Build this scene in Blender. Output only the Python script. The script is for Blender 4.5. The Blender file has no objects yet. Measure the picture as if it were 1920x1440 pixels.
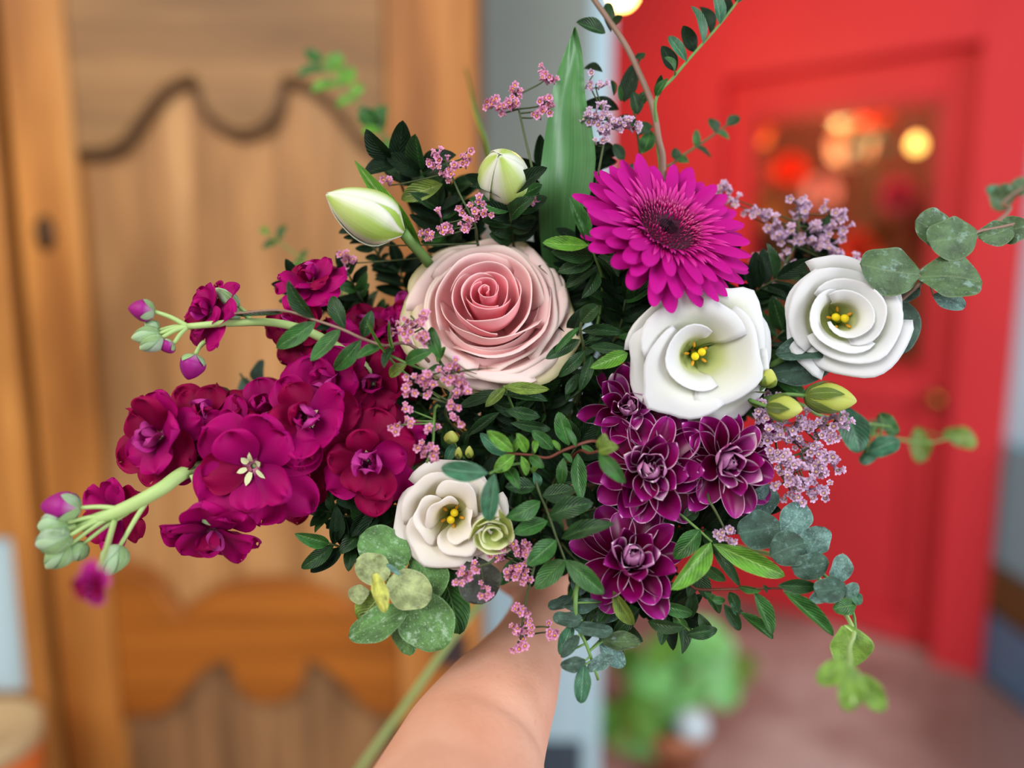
import bpy, math, random
from mathutils import Vector, Matrix, noise
from math import sin, cos, pi, radians

# ---------------------------------------------------------------- camera, world, lights, exposure
C = bpy.context.scene.collection
sc = bpy.context.scene
F = 1440.0                      # focal length in pixels of a 1920 x 1440 frame
CAM = Vector((0, 0, 1.45)); PITCH = radians(8.5)
RT = Vector((1, 0, 0)); FW = Vector((0, cos(PITCH), -sin(PITCH))); UP = Vector((0, sin(PITCH), cos(PITCH)))
cd = bpy.data.cameras.new('camera'); cam = bpy.data.objects.new('camera', cd); C.objects.link(cam)
cam.location = CAM; cam.rotation_euler = (pi/2 - PITCH, 0, 0)
cd.sensor_width = 36; cd.lens = 27; cd.clip_start = 0.02
cd.dof.use_dof = True; cd.dof.focus_distance = 0.402; cd.dof.aperture_fstop = 1.75
sc.camera = cam
sc.view_settings.view_transform = 'Standard'; sc.view_settings.look = 'None'
sc.view_settings.exposure = 0.0; sc.view_settings.gamma = 1; sc.view_settings.use_curve_mapping = False
w = bpy.data.worlds.new('world'); sc.world = w; w.use_nodes = True
w.node_tree.nodes['Background'].inputs[0].default_value = (0.86, 0.93, 1.0, 1)
w.node_tree.nodes['Background'].inputs[1].default_value = 0.32

def area(name, loc, target, sx, sy, energy, col):
    l = bpy.data.lights.new(name, 'AREA'); l.shape = 'RECTANGLE'; l.size = sx; l.size_y = sy
    l.energy = energy; l.color = col
    o = bpy.data.objects.new(name, l); C.objects.link(o); o.location = loc
    o.rotation_euler = (Vector(target) - Vector(loc)).to_track_quat('-Z', 'Y').to_euler()
    return o
area('daylight_window', (-0.9, -1.1, 2.6), (0.05, 0.45, 1.35), 1.2, 1.2, 42, (1.0, 0.98, 0.95))
area('daylight_doorway', (2.0, -0.6, 1.7), (1.2, 2.6, 0.5), 1.5, 1.8, 72, (0.9, 0.95, 1.0))
area('shop_ceiling_light', (-1.6, 0.1, 2.6), (-0.5, 1.3, 1.2), 0.8, 0.8, 13, (1.0, 0.82, 0.58))

# ---------------------------------------------------------------- helpers
def P(px, py, d): return CAM + RT*((px-960)/F*d) - UP*((py-720)/F*d) + FW*d
def DV(r, u, t): return (RT*r + UP*u - FW*t).normalized()
def ray(px, py): return RT*((px-960)/F) - UP*((py-720)/F) + FW
def QY(px, py, Y):                               # where the pixel's ray meets the plane y = Y
    r = ray(px, py); return CAM + r*(Y/r.y)
def QZ(px, py, z=0.0):
    r = ray(px, py); return CAM + r*((z-CAM.z)/r.z)
def lin(c):
    return c/12.92 if c <= 0.04045 else ((c+0.055)/1.055)**2.4
def rgb(r, g, b): return (lin(r/255), lin(g/255), lin(b/255), 1)

def thing(name, label, cat, loc, group=None):
    o = bpy.data.objects.new(name, None); C.objects.link(o); o.location = loc; o.empty_display_size = .01
    o['label'] = label; o['category'] = cat
    if group: o['group'] = group
    return o
def origin(parent):
    o = Vector((0, 0, 0))
    while parent is not None:
        o = o + parent.location; parent = parent.parent
    return o
def mesh(name, vs, fs, mat, uvs=None, smooth=True, midx=None):
    me = bpy.data.meshes.new(name); me.from_pydata([tuple(v) for v in vs], [], fs)
    for m in (mat if isinstance(mat, (list, tuple)) else [mat]): me.materials.append(m)
    if smooth: me.polygons.foreach_set('use_smooth', [True]*len(me.polygons))
    if midx: me.polygons.foreach_set('material_index', midx)
    if uvs:
        ul = me.uv_layers.new(name='UVMap')
        for lp in me.loops: ul.data[lp.index].uv = uvs[lp.vertex_index]
    me.update(); return me
def place(name, me, parent=None, M=None, label=None):
    """M is the world matrix; ancestors are pure translations"""
    o = bpy.data.objects.new(name, me); C.objects.link(o)
    if parent: o.parent = parent
    if M is not None: o.matrix_local = Matrix.Translation(-origin(parent)) @ M if parent else M
    if label: o['label'] = label
    return o
def part(name, vs, fs, mat, parent=None, uvs=None, smooth=True, label=None, midx=None):
    """vs in world coordinates"""
    og = origin(parent)
    return place(name, mesh(name, [Vector(v)-og for v in vs], fs, mat, uvs, smooth, midx), parent, None, label)
def structure(o): o['kind'] = 'structure'; return o
def tag(o, label, cat, group=None):
    o['label'] = label; o['category'] = cat
    if group: o['group'] = group
    return o

def catmull(pts, n):
    pts = [Vector(p) for p in pts]
    if len(pts) == 2: return [pts[0].lerp(pts[1], i/n) for i in range(n+1)]
    ext = [pts[0]*2-pts[1]] + pts + [pts[-1]*2-pts[-2]]
    out = []
    seg = len(pts)-1
    for i in range(n+1):
        t = i/n*seg; k = min(int(t), seg-1); f = t-k
        a, b, c, d = ext[k:k+4]
        out.append(0.5*((2*b) + (c-a)*f + (2*a-5*b+4*c-d)*f*f + (3*b-a-3*c+d)*f**3))
    return out
def tube_data(pts, r0, r1, n=14, sides=8, flat=1.0, cap=True):
    path = catmull(pts, n); vs, fs, uv = [], [], []
    nrm = None
    for i, p in enumerate(path):
        t = (path[min(i+1, n)] - path[max(i-1, 0)]).normalized()
        if nrm is None: nrm = t.orthogonal().normalized()
        nrm = (nrm - t*nrm.dot(t)).normalized(); b = t.cross(nrm)
        r = r0 + (r1-r0)*i/n
        for k in range(sides):
            a = 2*pi*k/sides
            vs.append(p + nrm*cos(a)*r + b*sin(a)*r*flat); uv.append((k/sides, i/n))
    for i in range(n):
        for k in range(sides):
            a = i*sides+k; b2 = i*sides+(k+1) % sides
            fs.append((a, b2, b2+sides, a+sides))
    if cap:
        fs.append(tuple(range(sides))[::-1]); fs.append(tuple(n*sides+k for k in range(sides)))
    return vs, fs, uv
def tube(name, pts, r0, r1, mat, parent=None, n=14, sides=8, label=None, flat=1.0):
    v, f, u = tube_data(pts, r0, r1, n, sides, flat); return part(name, v, f, mat, parent, u, label=label)
def merge(datas):
    vs, fs, uv = [], [], []
    for v, f, u in datas:
        o = len(vs); vs += list(v); fs += [tuple(i+o for i in q) for q in f]; uv += list(u)
    return vs, fs, uv
def box_data(a, b):
    (x0, y0, z0), (x1, y1, z1) = a, b
    vs = [(x0,y0,z0),(x1,y0,z0),(x1,y1,z0),(x0,y1,z0),(x0,y0,z1),(x1,y0,z1),(x1,y1,z1),(x0,y1,z1)]
    fs = [(0,3,2,1),(4,5,6,7),(0,1,5,4),(1,2,6,5),(2,3,7,6),(3,0,4,7)]
    return [Vector(v) for v in vs], fs, [(v[0], v[2]) for v in vs]
def box(name, a, b, mat, parent=None, bev=0.0, M=None, label=None):
    v, f, u = box_data(a, b)
    if M is not None: v = [M @ p for p in v]
    o = part(name, v, f, mat, parent, u, smooth=False, label=label)
    if bev:
        m = o.modifiers.new('bevel', 'BEVEL'); m.width = bev; m.segments = 3
    return o
def lathe_data(prof, M, sides=28):
    vs, fs, uv = [], [], []
    for i, (r, z) in enumerate(prof):
        for k in range(sides):
            a = 2*pi*k/sides; vs.append(M @ Vector((r*cos(a), r*sin(a), z))); uv.append((k/sides, i/(len(prof)-1)))
    for i in range(len(prof)-1):
        for k in range(sides):
            a = i*sides+k; b = i*sides+(k+1) % sides; fs.append((a, b, b+sides, a+sides))
    fs.append(tuple(range(sides))[::-1]); fs.append(tuple((len(prof)-1)*sides+k for k in range(sides)))
    return vs, fs, uv
def lathe(name, prof, M, mat, parent=None, sides=28, label=None):
    v, f, u = lathe_data(prof, M, sides); return part(name, v, f, mat, parent, u, label=label)
def frame(p, axis, scale=1.0, twist=0.0):
    z = axis.normalized(); x = RT - z*RT.dot(z)
    if x.length < .1: x = UP - z*UP.dot(z)
    x.normalize(); y = z.cross(x)
    M = Matrix(((x.x, y.x, z.x), (x.y, y.y, z.y), (x.z, y.z, z.z))).to_4x4()
    return Matrix.Translation(p) @ M @ Matrix.Rotation(twist, 4, 'Z') @ Matrix.Scale(scale, 4)

# ---------------------------------------------------------------- materials
class NT:
    def __init__(s, name):
        s.m = bpy.data.materials.new(name); s.m.use_nodes = True; s.t = s.m.node_tree
        s.b = s.t.nodes['Principled BSDF']; s.out = s.t.nodes['Material Output']
    def n(s, typ, **kw):
        o = s.t.nodes.new(typ)
        for k, v in kw.items():
            if k.startswith('i_'): o.inputs[k[2:].replace('_', ' ')].default_value = v
            else: setattr(o, k, v)
        return o
    def l(s, a, b): s.t.links.new(a, b)
    def ramp(s, fac, stops):
        r = s.n('ShaderNodeValToRGB'); e = r.color_ramp.elements
        while len(e) < len(stops): e.new(0.5)
        for q, (p, c) in zip(e, stops): q.position = p; q.color = c
        s.l(fac, r.inputs[0]); return r.outputs[0]
    def mix(s, fac, a, b, mode='MIX'):
        m = s.n('ShaderNodeMix', data_type='RGBA', blend_type=mode)
        for sock, v in ((m.inputs[0], fac), (m.inputs[6], a), (m.inputs[7], b)):
            if isinstance(v, (float, int, tuple)): sock.default_value = v
            else: s.l(v, sock)
        return m.outputs[2]
    def math(s, op, a, b=0.0, c=0.0, clamp=False):
        m = s.n('ShaderNodeMath', operation=op); m.use_clamp = clamp
        for k, v in enumerate((a, b, c)):
            if isinstance(v, (float, int)): m.inputs[k].default_value = v
            else: s.l(v, m.inputs[k])
        return m.outputs[0]
    def noise(s, scale, detail=3.0, vec=None, rough=0.5):
        n = s.n('ShaderNodeTexNoise'); n.inputs['Scale'].default_value = scale; n.inputs['Detail'].default_value = detail
        n.inputs['Roughness'].default_value = rough
        if vec is not None: s.l(vec, n.inputs['Vector'])
        return n.outputs['Fac']
    def uv(s):
        t = s.n('ShaderNodeTexCoord'); x = s.n('ShaderNodeSeparateXYZ'); s.l(t.outputs['UV'], x.inputs[0]); return x.outputs[0], x.outputs[1]
    def objvec(s, sc3):
        t = s.n('ShaderNodeTexCoord'); m = s.n('ShaderNodeMapping'); m.inputs['Scale'].default_value = sc3
        s.l(t.outputs['Object'], m.inputs[0]); return m.outputs[0]
    def bump(s, h, strength, dist=0.001):
        b = s.n('ShaderNodeBump'); b.inputs['Strength'].default_value = strength; b.inputs['Distance'].default_value = dist
        s.l(h, b.inputs['Height']); s.l(b.outputs[0], s.b.inputs['Normal'])
    def back(s): return s.n('ShaderNodeNewGeometry').outputs['Backfacing']
    def done(s, col, rough=.5, trans=0.0, spec=.4, tcol=None):
        if isinstance(col, tuple): s.b.inputs['Base Color'].default_value = col
        else: s.l(col, s.b.inputs['Base Color'])
        s.b.inputs['Roughness'].default_value = rough
        s.b.inputs['Specular IOR Level'].default_value = spec
        if trans > 0:
            t = s.n('ShaderNodeBsdfTranslucent'); mx = s.n('ShaderNodeMixShader'); mx.inputs[0].default_value = trans
            c = tcol if tcol is not None else col
            if isinstance(c, tuple): t.inputs[0].default_value = c
            else: s.l(c, t.inputs[0])
            s.l(s.b.outputs[0], mx.inputs[1]); s.l(t.outputs[0], mx.inputs[2]); s.l(mx.outputs[0], s.out.inputs[0])
        return s.m

def plain(name, col, rough=.5, spec=.4, var=0.12, scale=60):
    k = NT(name); nz = k.noise(scale, 3, k.objvec((1, 1, 1)))
    c2 = tuple(x*(1-var*2) for x in col[:3])+(1,)
    return k.done(k.mix(nz, c2, tuple(min(1, x*(1+var)) for x in col[:3])+(1,)), rough, 0, spec)
def leaf_mat(name, col, vein, back, rough=.38, speck=None, spec=.45, trans=.12, veins=True):
    """noise scales are per leaf length: every leaf mesh is one unit long"""
    k = NT(name); u, v = k.uv()
    d = k.math('ABSOLUTE', k.math('SUBTRACT', u, .5))
    mid = k.math('LESS_THAN', d, .022)
    sv = k.math('SINE', k.math('MULTIPLY', k.math('SUBTRACT', v, k.math('MULTIPLY', d, .8)), 58.0))
    rndm = k.n('ShaderNodeObjectInfo').outputs['Random']
    off = k.n('ShaderNodeVectorMath', operation='ADD'); k.l(k.objvec((1, 1, 1)), off.inputs[0]); cb_ = k.n('ShaderNodeCombineXYZ')
    k.l(k.math('MULTIPLY', rndm, 37.0), cb_.inputs[0]); k.l(k.math('MULTIPLY', rndm, 91.0), cb_.inputs[2]); k.l(cb_.outputs[0], off.inputs[1]); V = off.outputs[0]
    nz = k.noise(3.2, 4, V, .6)
    base = k.mix(k.ramp(nz, [(.35, (0, 0, 0, 1)), (.65, (1, 1, 1, 1))]), tuple(x*.58 for x in col[:3])+(1,), tuple(min(1, x*1.4) for x in col[:3])+(1,))
    base = k.mix(k.math('MULTIPLY', rndm, .35), base, tuple(x*.55 for x in col[:3])+(1,))
    if veins: m_ = k.math('MAXIMUM', k.math('MULTIPLY', mid, .75), k.math('MULTIPLY', k.math('GREATER_THAN', sv, .93), .2))
    else: m_ = k.math('MULTIPLY', mid, .3)
    c = k.mix(m_, base, vein)
    edge = k.math('GREATER_THAN', d, .47)
    c = k.mix(k.math('MULTIPLY', edge, .35), c, vein)
    hgt = k.math('ADD', k.math('MULTIPLY', sv, .6 if veins else .1), k.math('MULTIPLY', nz, 3.0))
    if speck:
        n2 = k.noise(speck[1], 5, V, .75)
        c = k.mix(k.ramp(n2, [(speck[2], (0, 0, 0, 1)), (speck[2]+.1, (.9, .9, .9, 1))]), c, speck[0])
        n3 = k.noise(4.5, 5, V, .7)
        c = k.mix(k.ramp(n3, [(.56, (0, 0, 0, 1)), (.68, (.7, .7, .7, 1))]), c, speck[0])
        hgt = k.math('ADD', hgt, k.math('MULTIPLY', n2, 4.0))
    c = k.mix(k.back(), c, k.mix(.45, c, back))
    k.bump(hgt, .5, .0005)
    return k.done(c, rough, trans, spec)
LM = {
 'dark':  leaf_mat('leaf_dark_green', rgb(30, 66, 28), rgb(70, 110, 48), rgb(56, 92, 48), .42),
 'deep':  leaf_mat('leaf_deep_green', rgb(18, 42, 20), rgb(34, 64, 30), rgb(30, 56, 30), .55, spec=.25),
 'mid':   leaf_mat('leaf_mid_green', rgb(50, 102, 42), rgb(104, 150, 76), rgb(100, 140, 88)),
 'bright':leaf_mat('leaf_bright_green', rgb(92, 148, 44), rgb(160, 196, 96), rgb(130, 172, 90)),
 'olive': leaf_mat('leaf_olive_green', rgb(104, 128, 46), rgb(156, 172, 84), rgb(140, 156, 90)),
 'teal':  leaf_mat('leaf_teal_green', rgb(60, 116, 84), rgb(122, 168, 130), rgb(110, 150, 120)),
 'lime':  leaf_mat('leaf_yellow_green_round', rgb(120, 160, 56), rgb(160, 190, 100), rgb(150, 180, 90), .42, (rgb(92, 132, 50), 7, .6), veins=False),
 'fresh': leaf_mat('leaf_fresh_light_green', rgb(128, 200, 112), rgb(160, 214, 140), rgb(150, 204, 130), .4, veins=False),
 'brown': leaf_mat('leaf_brown_purple', rgb(58, 62, 54), rgb(96, 98, 82), rgb(84, 88, 80), speck=(rgb(84, 98, 84), 9, .6), veins=False),
 'euc':   leaf_mat('leaf_eucalyptus_blue', rgb(100, 140, 130), rgb(150, 184, 176), rgb(130, 166, 160), .5, (rgb(160, 196, 196), 14, .54), veins=False),
 'eucd':  leaf_mat('leaf_eucalyptus_dark', rgb(58, 88, 72), rgb(104, 136, 118), rgb(100, 134, 122), .42, (rgb(112, 150, 142), 16, .6), veins=False),
 'eucg':  leaf_mat('leaf_eucalyptus_green', rgb(80, 108, 66), rgb(124, 148, 102), rgb(116, 144, 112), .42, (rgb(140, 172, 160), 8, .62), veins=False),
 'waxy':  leaf_mat('leaf_waxy_speckled', rgb(96, 142, 76), rgb(140, 178, 122), rgb(120, 156, 112), .42, (rgb(188, 218, 186), 26, .57), veins=False),
 'pale':  leaf_mat('leaf_pale_mottled', rgb(164, 178, 122), rgb(190, 198, 150), rgb(170, 180, 130), .5, (rgb(110, 124, 60), 9, .62), veins=False),
 'yellow':leaf_mat('leaf_yellow_young', rgb(196, 200, 92), rgb(220, 220, 130), rgb(190, 190, 100), .5, (rgb(100, 84, 60), 10, .68), veins=False),
}
def stem_mat(name, a, b, rough=.5):
    k = NT(name); nz = k.noise(14, 4, k.objvec((1, 1, 1))); k.bump(k.noise(500, 2, k.objvec((1, 1, 1))), .2, .0004)
    return k.done(k.mix(nz, a, b), rough, 0, .35)
SM = {
 'green': stem_mat('stem_green', rgb(76, 118, 54), rgb(120, 156, 84)),
 'dark':  stem_mat('stem_dark', rgb(44, 66, 34), rgb(84, 92, 52)),
 'pale':  stem_mat('stem_pale_green', rgb(150, 184, 104), rgb(186, 208, 140)),
 'brown': stem_mat('stem_brown', rgb(112, 84, 70), rgb(150, 122, 106)),
 'red':   stem_mat('stem_red_brown', rgb(88, 44, 34), rgb(120, 64, 48)),
}
def petal_mat(name, stops, back=None, rough=.5, trans=.25, edge=None, noise_amt=.1, streak=0.0, spec=.25, tw=.05):
    """stops run from base (0) to tip (1) of a petal; edge = (colour, half width where the rim starts, softness)"""
    k = NT(name); u, v = k.uv()
    c = k.ramp(v, stops)
    d = k.math('MULTIPLY', k.math('ABSOLUTE', k.math('SUBTRACT', u, .5)), 2.0)
    if edge:
        nz = k.math('MULTIPLY', k.math('SUBTRACT', k.noise(90, 2, k.objvec((1, 1, 1))), .5), .1)
        e1 = k.math('MULTIPLY', k.math('SUBTRACT', k.math('ADD', d, nz), edge[1]), 1/edge[2], clamp=True)
        e2 = k.math('MULTIPLY', k.math('SUBTRACT', k.math('ADD', v, nz), edge[3]), 1/edge[4], clamp=True)
        c = k.mix(k.math('MAXIMUM', e1, e2), c, edge[0])
    if back is not None: c = k.mix(k.back(), c, back)
    if streak:
        s = k.n('ShaderNodeTexNoise'); cmb = k.n('ShaderNodeCombineXYZ')
        k.l(k.math('MULTIPLY', u, 26.0), cmb.inputs[0]); k.l(k.math('MULTIPLY', v, 1.5), cmb.inputs[1]); k.l(cmb.outputs[0], s.inputs['Vector']); s.inputs['Scale'].default_value = 1.0
        c = k.mix(k.math('MULTIPLY', s.outputs['Fac'], streak), c, (0, 0, 0, 1) if streak < .5 else (1, 1, 1, 1), 'MIX')
        k.bump(s.outputs['Fac'], .35, .0005)
    nz = k.noise(45, 3, k.objvec((1, 1, 1)))
    c = k.mix(noise_amt, c, k.mix(nz, (0, 0, 0, 1), (1, 1, 1, 1)), 'OVERLAY')
    return k.done(c, rough, trans, spec)

# ---------------------------------------------------------------- leaf meshes (unit length along +Y, unit width along X, top side +Z)
def leaf_mesh(name, mat, vm=.45, e=.62, p=1.7, bend=.12, fold=.12, base=.04, seed=0, nu=6, nv=12, wave=.01):
    rnd = random.Random(seed); ph = rnd.uniform(0, 6)
    vs, uv, fs = [], [], []
    for j in range(nv+1):
        v = 1-(1-j/nv)**1.15
        if v < vm: wd = base + (1-base)*sin(pi/2*v/vm)**.8
        else: wd = max(0.0, 1-((v-vm)/(1-vm))**p)**e
        for i in range(nu+1):
            u = i/nu*2-1
            x = u*.5*wd*(1+wave*1.3*sin(5*v+ph)+wave*.8*sin(11*v+ph*2+u))
            z = bend*(1-(2*v-1)**2) + fold*abs(u)*wd*.5 + wave*sin(9*v+ph+u*2)*abs(u)
            vs.append(Vector((x + .04*sin(v*pi)*(seed % 3-1), v, z-bend*.0))); uv.append((u*.5+.5, v))
    for j in range(nv):
        for i in range(nu):
            a = j*(nu+1)+i; fs.append((a, a+1, a+nu+2, a+nu+1))
    return mesh(name, vs, fs, mat, uv)
LEAVES = {}
def get_leaf(kind, tone, seed):
    key = (kind, tone, seed % 4)
    if key not in LEAVES:
        s = seed % 4
        if kind == 'lance': me = leaf_mesh('lance_leaf', LM[tone], .45, .66, 1.7, (.1, .02, -.06, .14)[s], (.2, .32, .15, .26)[s], seed=s)
        elif kind == 'oval': me = leaf_mesh('oval_leaf', LM[tone], .5, .55, 2, (.08, -.05, .12, .02)[s], (.15, .3, .1, .24)[s], seed=s)
        elif kind == 'blade': me = leaf_mesh('blade_leaf', LM[tone], .35, .85, 1.3, (.1, .02, -.06, .14)[s], (.2, .3, .15, .25)[s], seed=s)
        else: me = leaf_mesh('disc_leaf', LM[tone], .46, .5, 2.2, (.07, -.06, .1, .03)[s], (.12, .05, .18, -.08)[s], base=.25, seed=s, nu=10, nv=16, wave=.045)
        LEAVES[key] = me
    return LEAVES[key]
def leaf_at(parent, B, T, width, normal, kind, tone, seed, name='leaf', label=None):
    y = T-B; L = y.length; y = y/L
    z = (normal - y*normal.dot(y)).normalized(); x = y.cross(z)
    wv = width
    M = Matrix(((x.x*wv, y.x*L, z.x*L, B.x), (x.y*wv, y.y*L, z.y*L, B.y), (x.z*wv, y.z*L, z.z*L, B.z), (0, 0, 0, 1)))
    return place(name, get_leaf(kind, tone, seed), parent, M, label)
RR = random.Random(11)
def nrm_rand(r=RR, k=.45): return DV(r.uniform(-k, k), r.uniform(-k*.4, k*1.2), 1)
def px_leaf(parent, bx, by, tx, ty, w, tone='mid', d=.40, dt=None, kind='lance', n=None, label=None):
    dt = dt if dt is not None else d - RR.uniform(-.008, .01)
    return leaf_at(parent, P(bx, by, d), P(tx, ty, dt), w*d/F, n or nrm_rand(), kind, tone, RR.randrange(4), label=label)

# the place where the hand grips all stems
G = (1012, 975, .502)
GW = P(*G)
spiral_n = [0]
def stem_down(start, end=None, lift=.02):
    """points from a bloom's base through the grip and out below"""
    k = spiral_n[0]; spiral_n[0] += 1
    a = k*2.399; r = .003+.0015*math.sqrt(k % 30)
    off = RT*cos(a)*r*1.1 + FW*sin(a)*r
    g = GW + off
    s = Vector(start)
    e = P(*end) if end else P(1005+26*cos(a+2), 1150+14*sin(k), .575+.01*sin(a)) + off*1.2
    m = s.lerp(g, .5) + FW*lift
    return [s, m, g, e]

def sprig(name, label, cat, path, leaves, stem='green', r0=.0012, r1=.0006, kind='lance', group=None, tail=True, depth=.40):
    """path: (px, py, depth) from tip to base; leaves: (bx, by, tx, ty, width, tone)"""
    pts = [P(*p) if len(p) == 3 else P(p[0], p[1], depth) for p in path]
    if tail: pts = pts + stem_down(pts[-1])[1:]
    t = thing(name, label, cat, pts[-1], group)
    tube('stem', pts, r1, r0, SM[stem], t, n=max(10, 5*len(pts)), sides=7)
    for L in leaves:
        bx, by, tx, ty, wd, tone = L[:6]
        d = L[6] if len(L) > 6 else depth
        px_leaf(t, bx, by, tx, ty, wd, tone, d, kind=L[7] if len(L) > 7 else kind)
    return t
def pinnate(name, label, cat, path, n, ll, lw, tones, seed, stem='dark', kind='lance', group=None, tail=True, spread=1.0, r0=.0012):
    rnd = random.Random(seed)
    pts = [P(*p) for p in path]
    cv = catmull(pts, 40)
    full = pts + (stem_down(pts[-1])[1:] if tail else [])
    t = thing(name, label, cat, full[-1], group)
    tube('stem', full, .0006, r0, SM[stem], t, n=24, sides=7)
    d0 = path[0][2]
    leaf_at(t, cv[0], cv[0]+(cv[0]-cv[3]).normalized()*ll*d0/F*.9, lw*d0/F, nrm_rand(rnd), kind, rnd.choice(tones), seed)
    for i in range(n):
        q = (i+.5)/n; k = int(q*40); b = cv[k]; tdir = (cv[max(k-1, 0)]-cv[min(k+1, 40)]).normalized()
        for sgn in (-1, 1):
            side = tdir.cross(FW).normalized()*sgn
            dr = (side*spread*rnd.uniform(.75, 1.1) + tdir*rnd.uniform(.3, .8) - FW*rnd.uniform(-.35, .45)).normalized()
            L = ll*d0/F*rnd.uniform(.8, 1.12)*(.7+.3*sin(pi*min(1, q*1.5+.2)))
            leaf_at(t, b, b+dr*L, lw*d0/F*rnd.uniform(.85, 1.15), nrm_rand(rnd, .7), kind, rnd.choice(tones), rnd.randrange(4))
    return t

# ---------------------------------------------------------------- petals
def flat_petal(L, W, a0, a1, theta, r0=0, z0=0, base=.35, vm=.6, e=.5, p=2.0, cup=.2, ruf=0, seed=0, nu=6, nv=9, notch=0, twist=0, curlside=0, teeth=0):
    """angles in degrees above the flower's plane; returns local vertices around the axis z"""
    rnd = random.Random(seed); ph = rnd.uniform(0, 6); ph2 = rnd.uniform(0, 6)
    vs, uv, fs = [], [], []
    path = []; y = 0; z = 0; N = nv*4
    for s in range(N+1):
        path.append((y, z, radians(a0+(a1-a0)*s/N))); a = path[-1][2]; y += cos(a)*L/N; z += sin(a)*L/N
    ct, st = cos(radians(theta)), sin(radians(theta))
    for j in range(nv+1):
        v = sin(j/nv*pi/2)**.85 if e < .6 else j/nv
        if v < vm: wd = base+(1-base)*sin(pi/2*v/vm)
        else: wd = max(0.0, 1-((v-vm)/(1-vm))**p)**e
        f = v*N; q = min(int(f), N-1); fr = f-q
        yy = path[q][0]+(path[q+1][0]-path[q][0])*fr; zz = path[q][1]+(path[q+1][1]-path[q][1])*fr; a = path[q][2]
        for i in range(nu+1):
            u = i/nu*2-1
            x = u*W*wd
            h = cup*W*(u*u)*wd + ruf*sin(4.5*u+ph)*v**2 + ruf*.6*sin(7*v+ph2)*abs(u)
            wb = 1+teeth*(.5*sin(9*u+ph)+.5*sin(15*u+ph2))*v**5
            yl = yy*wb - sin(a)*h - notch*L*math.exp(-(u/.25)**2)*v**6; zl = zz + cos(a)*h
            yl += r0; xx = x + twist*W*sin(v*pi*.5)*v
            vs.append(Vector((xx*ct - yl*st, xx*st + yl*ct, zl+z0))); uv.append((u*.5+.5, v))
    for j in range(nv):
        for i in range(nu):
            k = j*(nu+1)+i; fs.append((k, k+1, k+nu+2, k+nu+1))
    return vs, fs, uv
def cup_petal(prof, theta, span, k=.3, n=2.4, spiral=.06, ruf=0, roll=0, point=0, seed=0, nu=16, nv=12, zs=1.0):
    rnd = random.Random(seed); ph = rnd.uniform(0, 6); ph2 = rnd.uniform(0, 6); ph3 = rnd.uniform(0, 6)
    cv = catmull([Vector((a, 0, b)) for a, b in prof], 40)
    vs, uv, fs = [], [], []
    for j in range(nv+1):
        v = 1-(1-j/nv)**1.3
        for i in range(nu+1):
            u = i/nu*2-1
            vv = v*(1-k*abs(u)**n)*(1+point*math.exp(-((u-.1*sin(ph))/.16)**2)); vv = min(vv, 1.0+point)
            f = min(vv, 1)*40; q = min(int(f), 39); pt = cv[q].lerp(cv[q+1], f-q)
            if vv > 1: pt = cv[40] + (cv[40]-cv[38])*(vv-1)*20
            r, z = pt.x, pt.z*zs
            g = max(0, (v-.74)/.26)**2; gs = max(0, (abs(u)-.72)/.28)**2*v
            gg = min(1.2, g+gs*.7)
            r += roll*gg*(1+.35*sin(3*u+ph3)); z -= roll*.55*gg*gg
            r *= 1+spiral*u
            w3 = v**3
            r += ruf*sin(3.2*u+ph)*w3 + ruf*.5*sin(8*u+ph2)*w3*v; z += ruf*.6*sin(4.3*u+ph2)*w3
            a = radians(theta + u*span/2*(.5+.5*sin(min(vv/.55, 1)*pi/2)))
            vs.append(Vector((r*cos(a), r*sin(a), z))); uv.append((u*.5+.5, v))
    for j in range(nv):
        for i in range(nu):
            q = j*(nu+1)+i; fs.append((q, q+1, q+nu+2, q+nu+1))
    return vs, fs, uv
def add_petal(name, data, M, mat, parent, thick=0, label=None, sub=0):
    v, f, u = data
    o = part(name, [M @ p for p in v], f, mat, parent, u, label=label)
    if thick:
        m = o.modifiers.new('thickness', 'SOLIDIFY'); m.thickness = thick; m.offset = 0
    if sub:
        m = o.modifiers.new('smooth', 'SUBSURF'); m.levels = sub; m.render_levels = sub
    return o

# ================================================================ THE SETTING
def wood(name, a, b, c, axis='Z', scale=1.0, rough=.5):
    k = NT(name)
    def st(x, y): return {'Z': (x, x, y), 'X': (y, x, x)}[axis]
    n1 = k.noise(1.0, 5, k.objvec(st(13*scale, 1.1*scale)), .62); n3 = k.noise(1.0, 4, k.objvec(st(60*scale, 2.2*scale)), .6)
    n2 = k.noise(1.0, 3, k.objvec(st(3.4, 1.5)))
    col = k.ramp(n1, [(.32, a), (.5, b), (.66, c)])
    col = k.mix(k.ramp(n3, [(.5, (0, 0, 0, 1)), (.72, (.55, .55, .55, 1))]), col, tuple(x*.55 for x in a[:3])+(1,))
    col = k.mix(k.ramp(n2, [(.42, (0, 0, 0, 1)), (.66, (.75, .75, .75, 1))]), col, tuple(x*.6 for x in a[:3])+(1,))
    k.bump(n1, .4, .003)
    return k.done(col, rough, 0, .3)
W_STILE = wood('honey_pine', rgb(158, 94, 36), rgb(204, 136, 64), rgb(226, 164, 92), 'Z', .7)
W_RAIL = wood('weathered_pine', rgb(134, 94, 54), rgb(170, 126, 78), rgb(186, 142, 90), 'X', .7)
W_PANEL = wood('grey_brown_pine', rgb(140, 96, 54), rgb(184, 132, 80), rgb(200, 154, 102), 'Z', 1.2)
W_ORANGE = wood('orange_pine', rgb(120, 62, 14), rgb(160, 90, 24), rgb(182, 108, 36), 'X', .6)
W_LOW = wood('dull_brown_pine', rgb(110, 78, 50), rgb(144, 104, 68), rgb(166, 124, 80), 'Z', 1.0)
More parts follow.
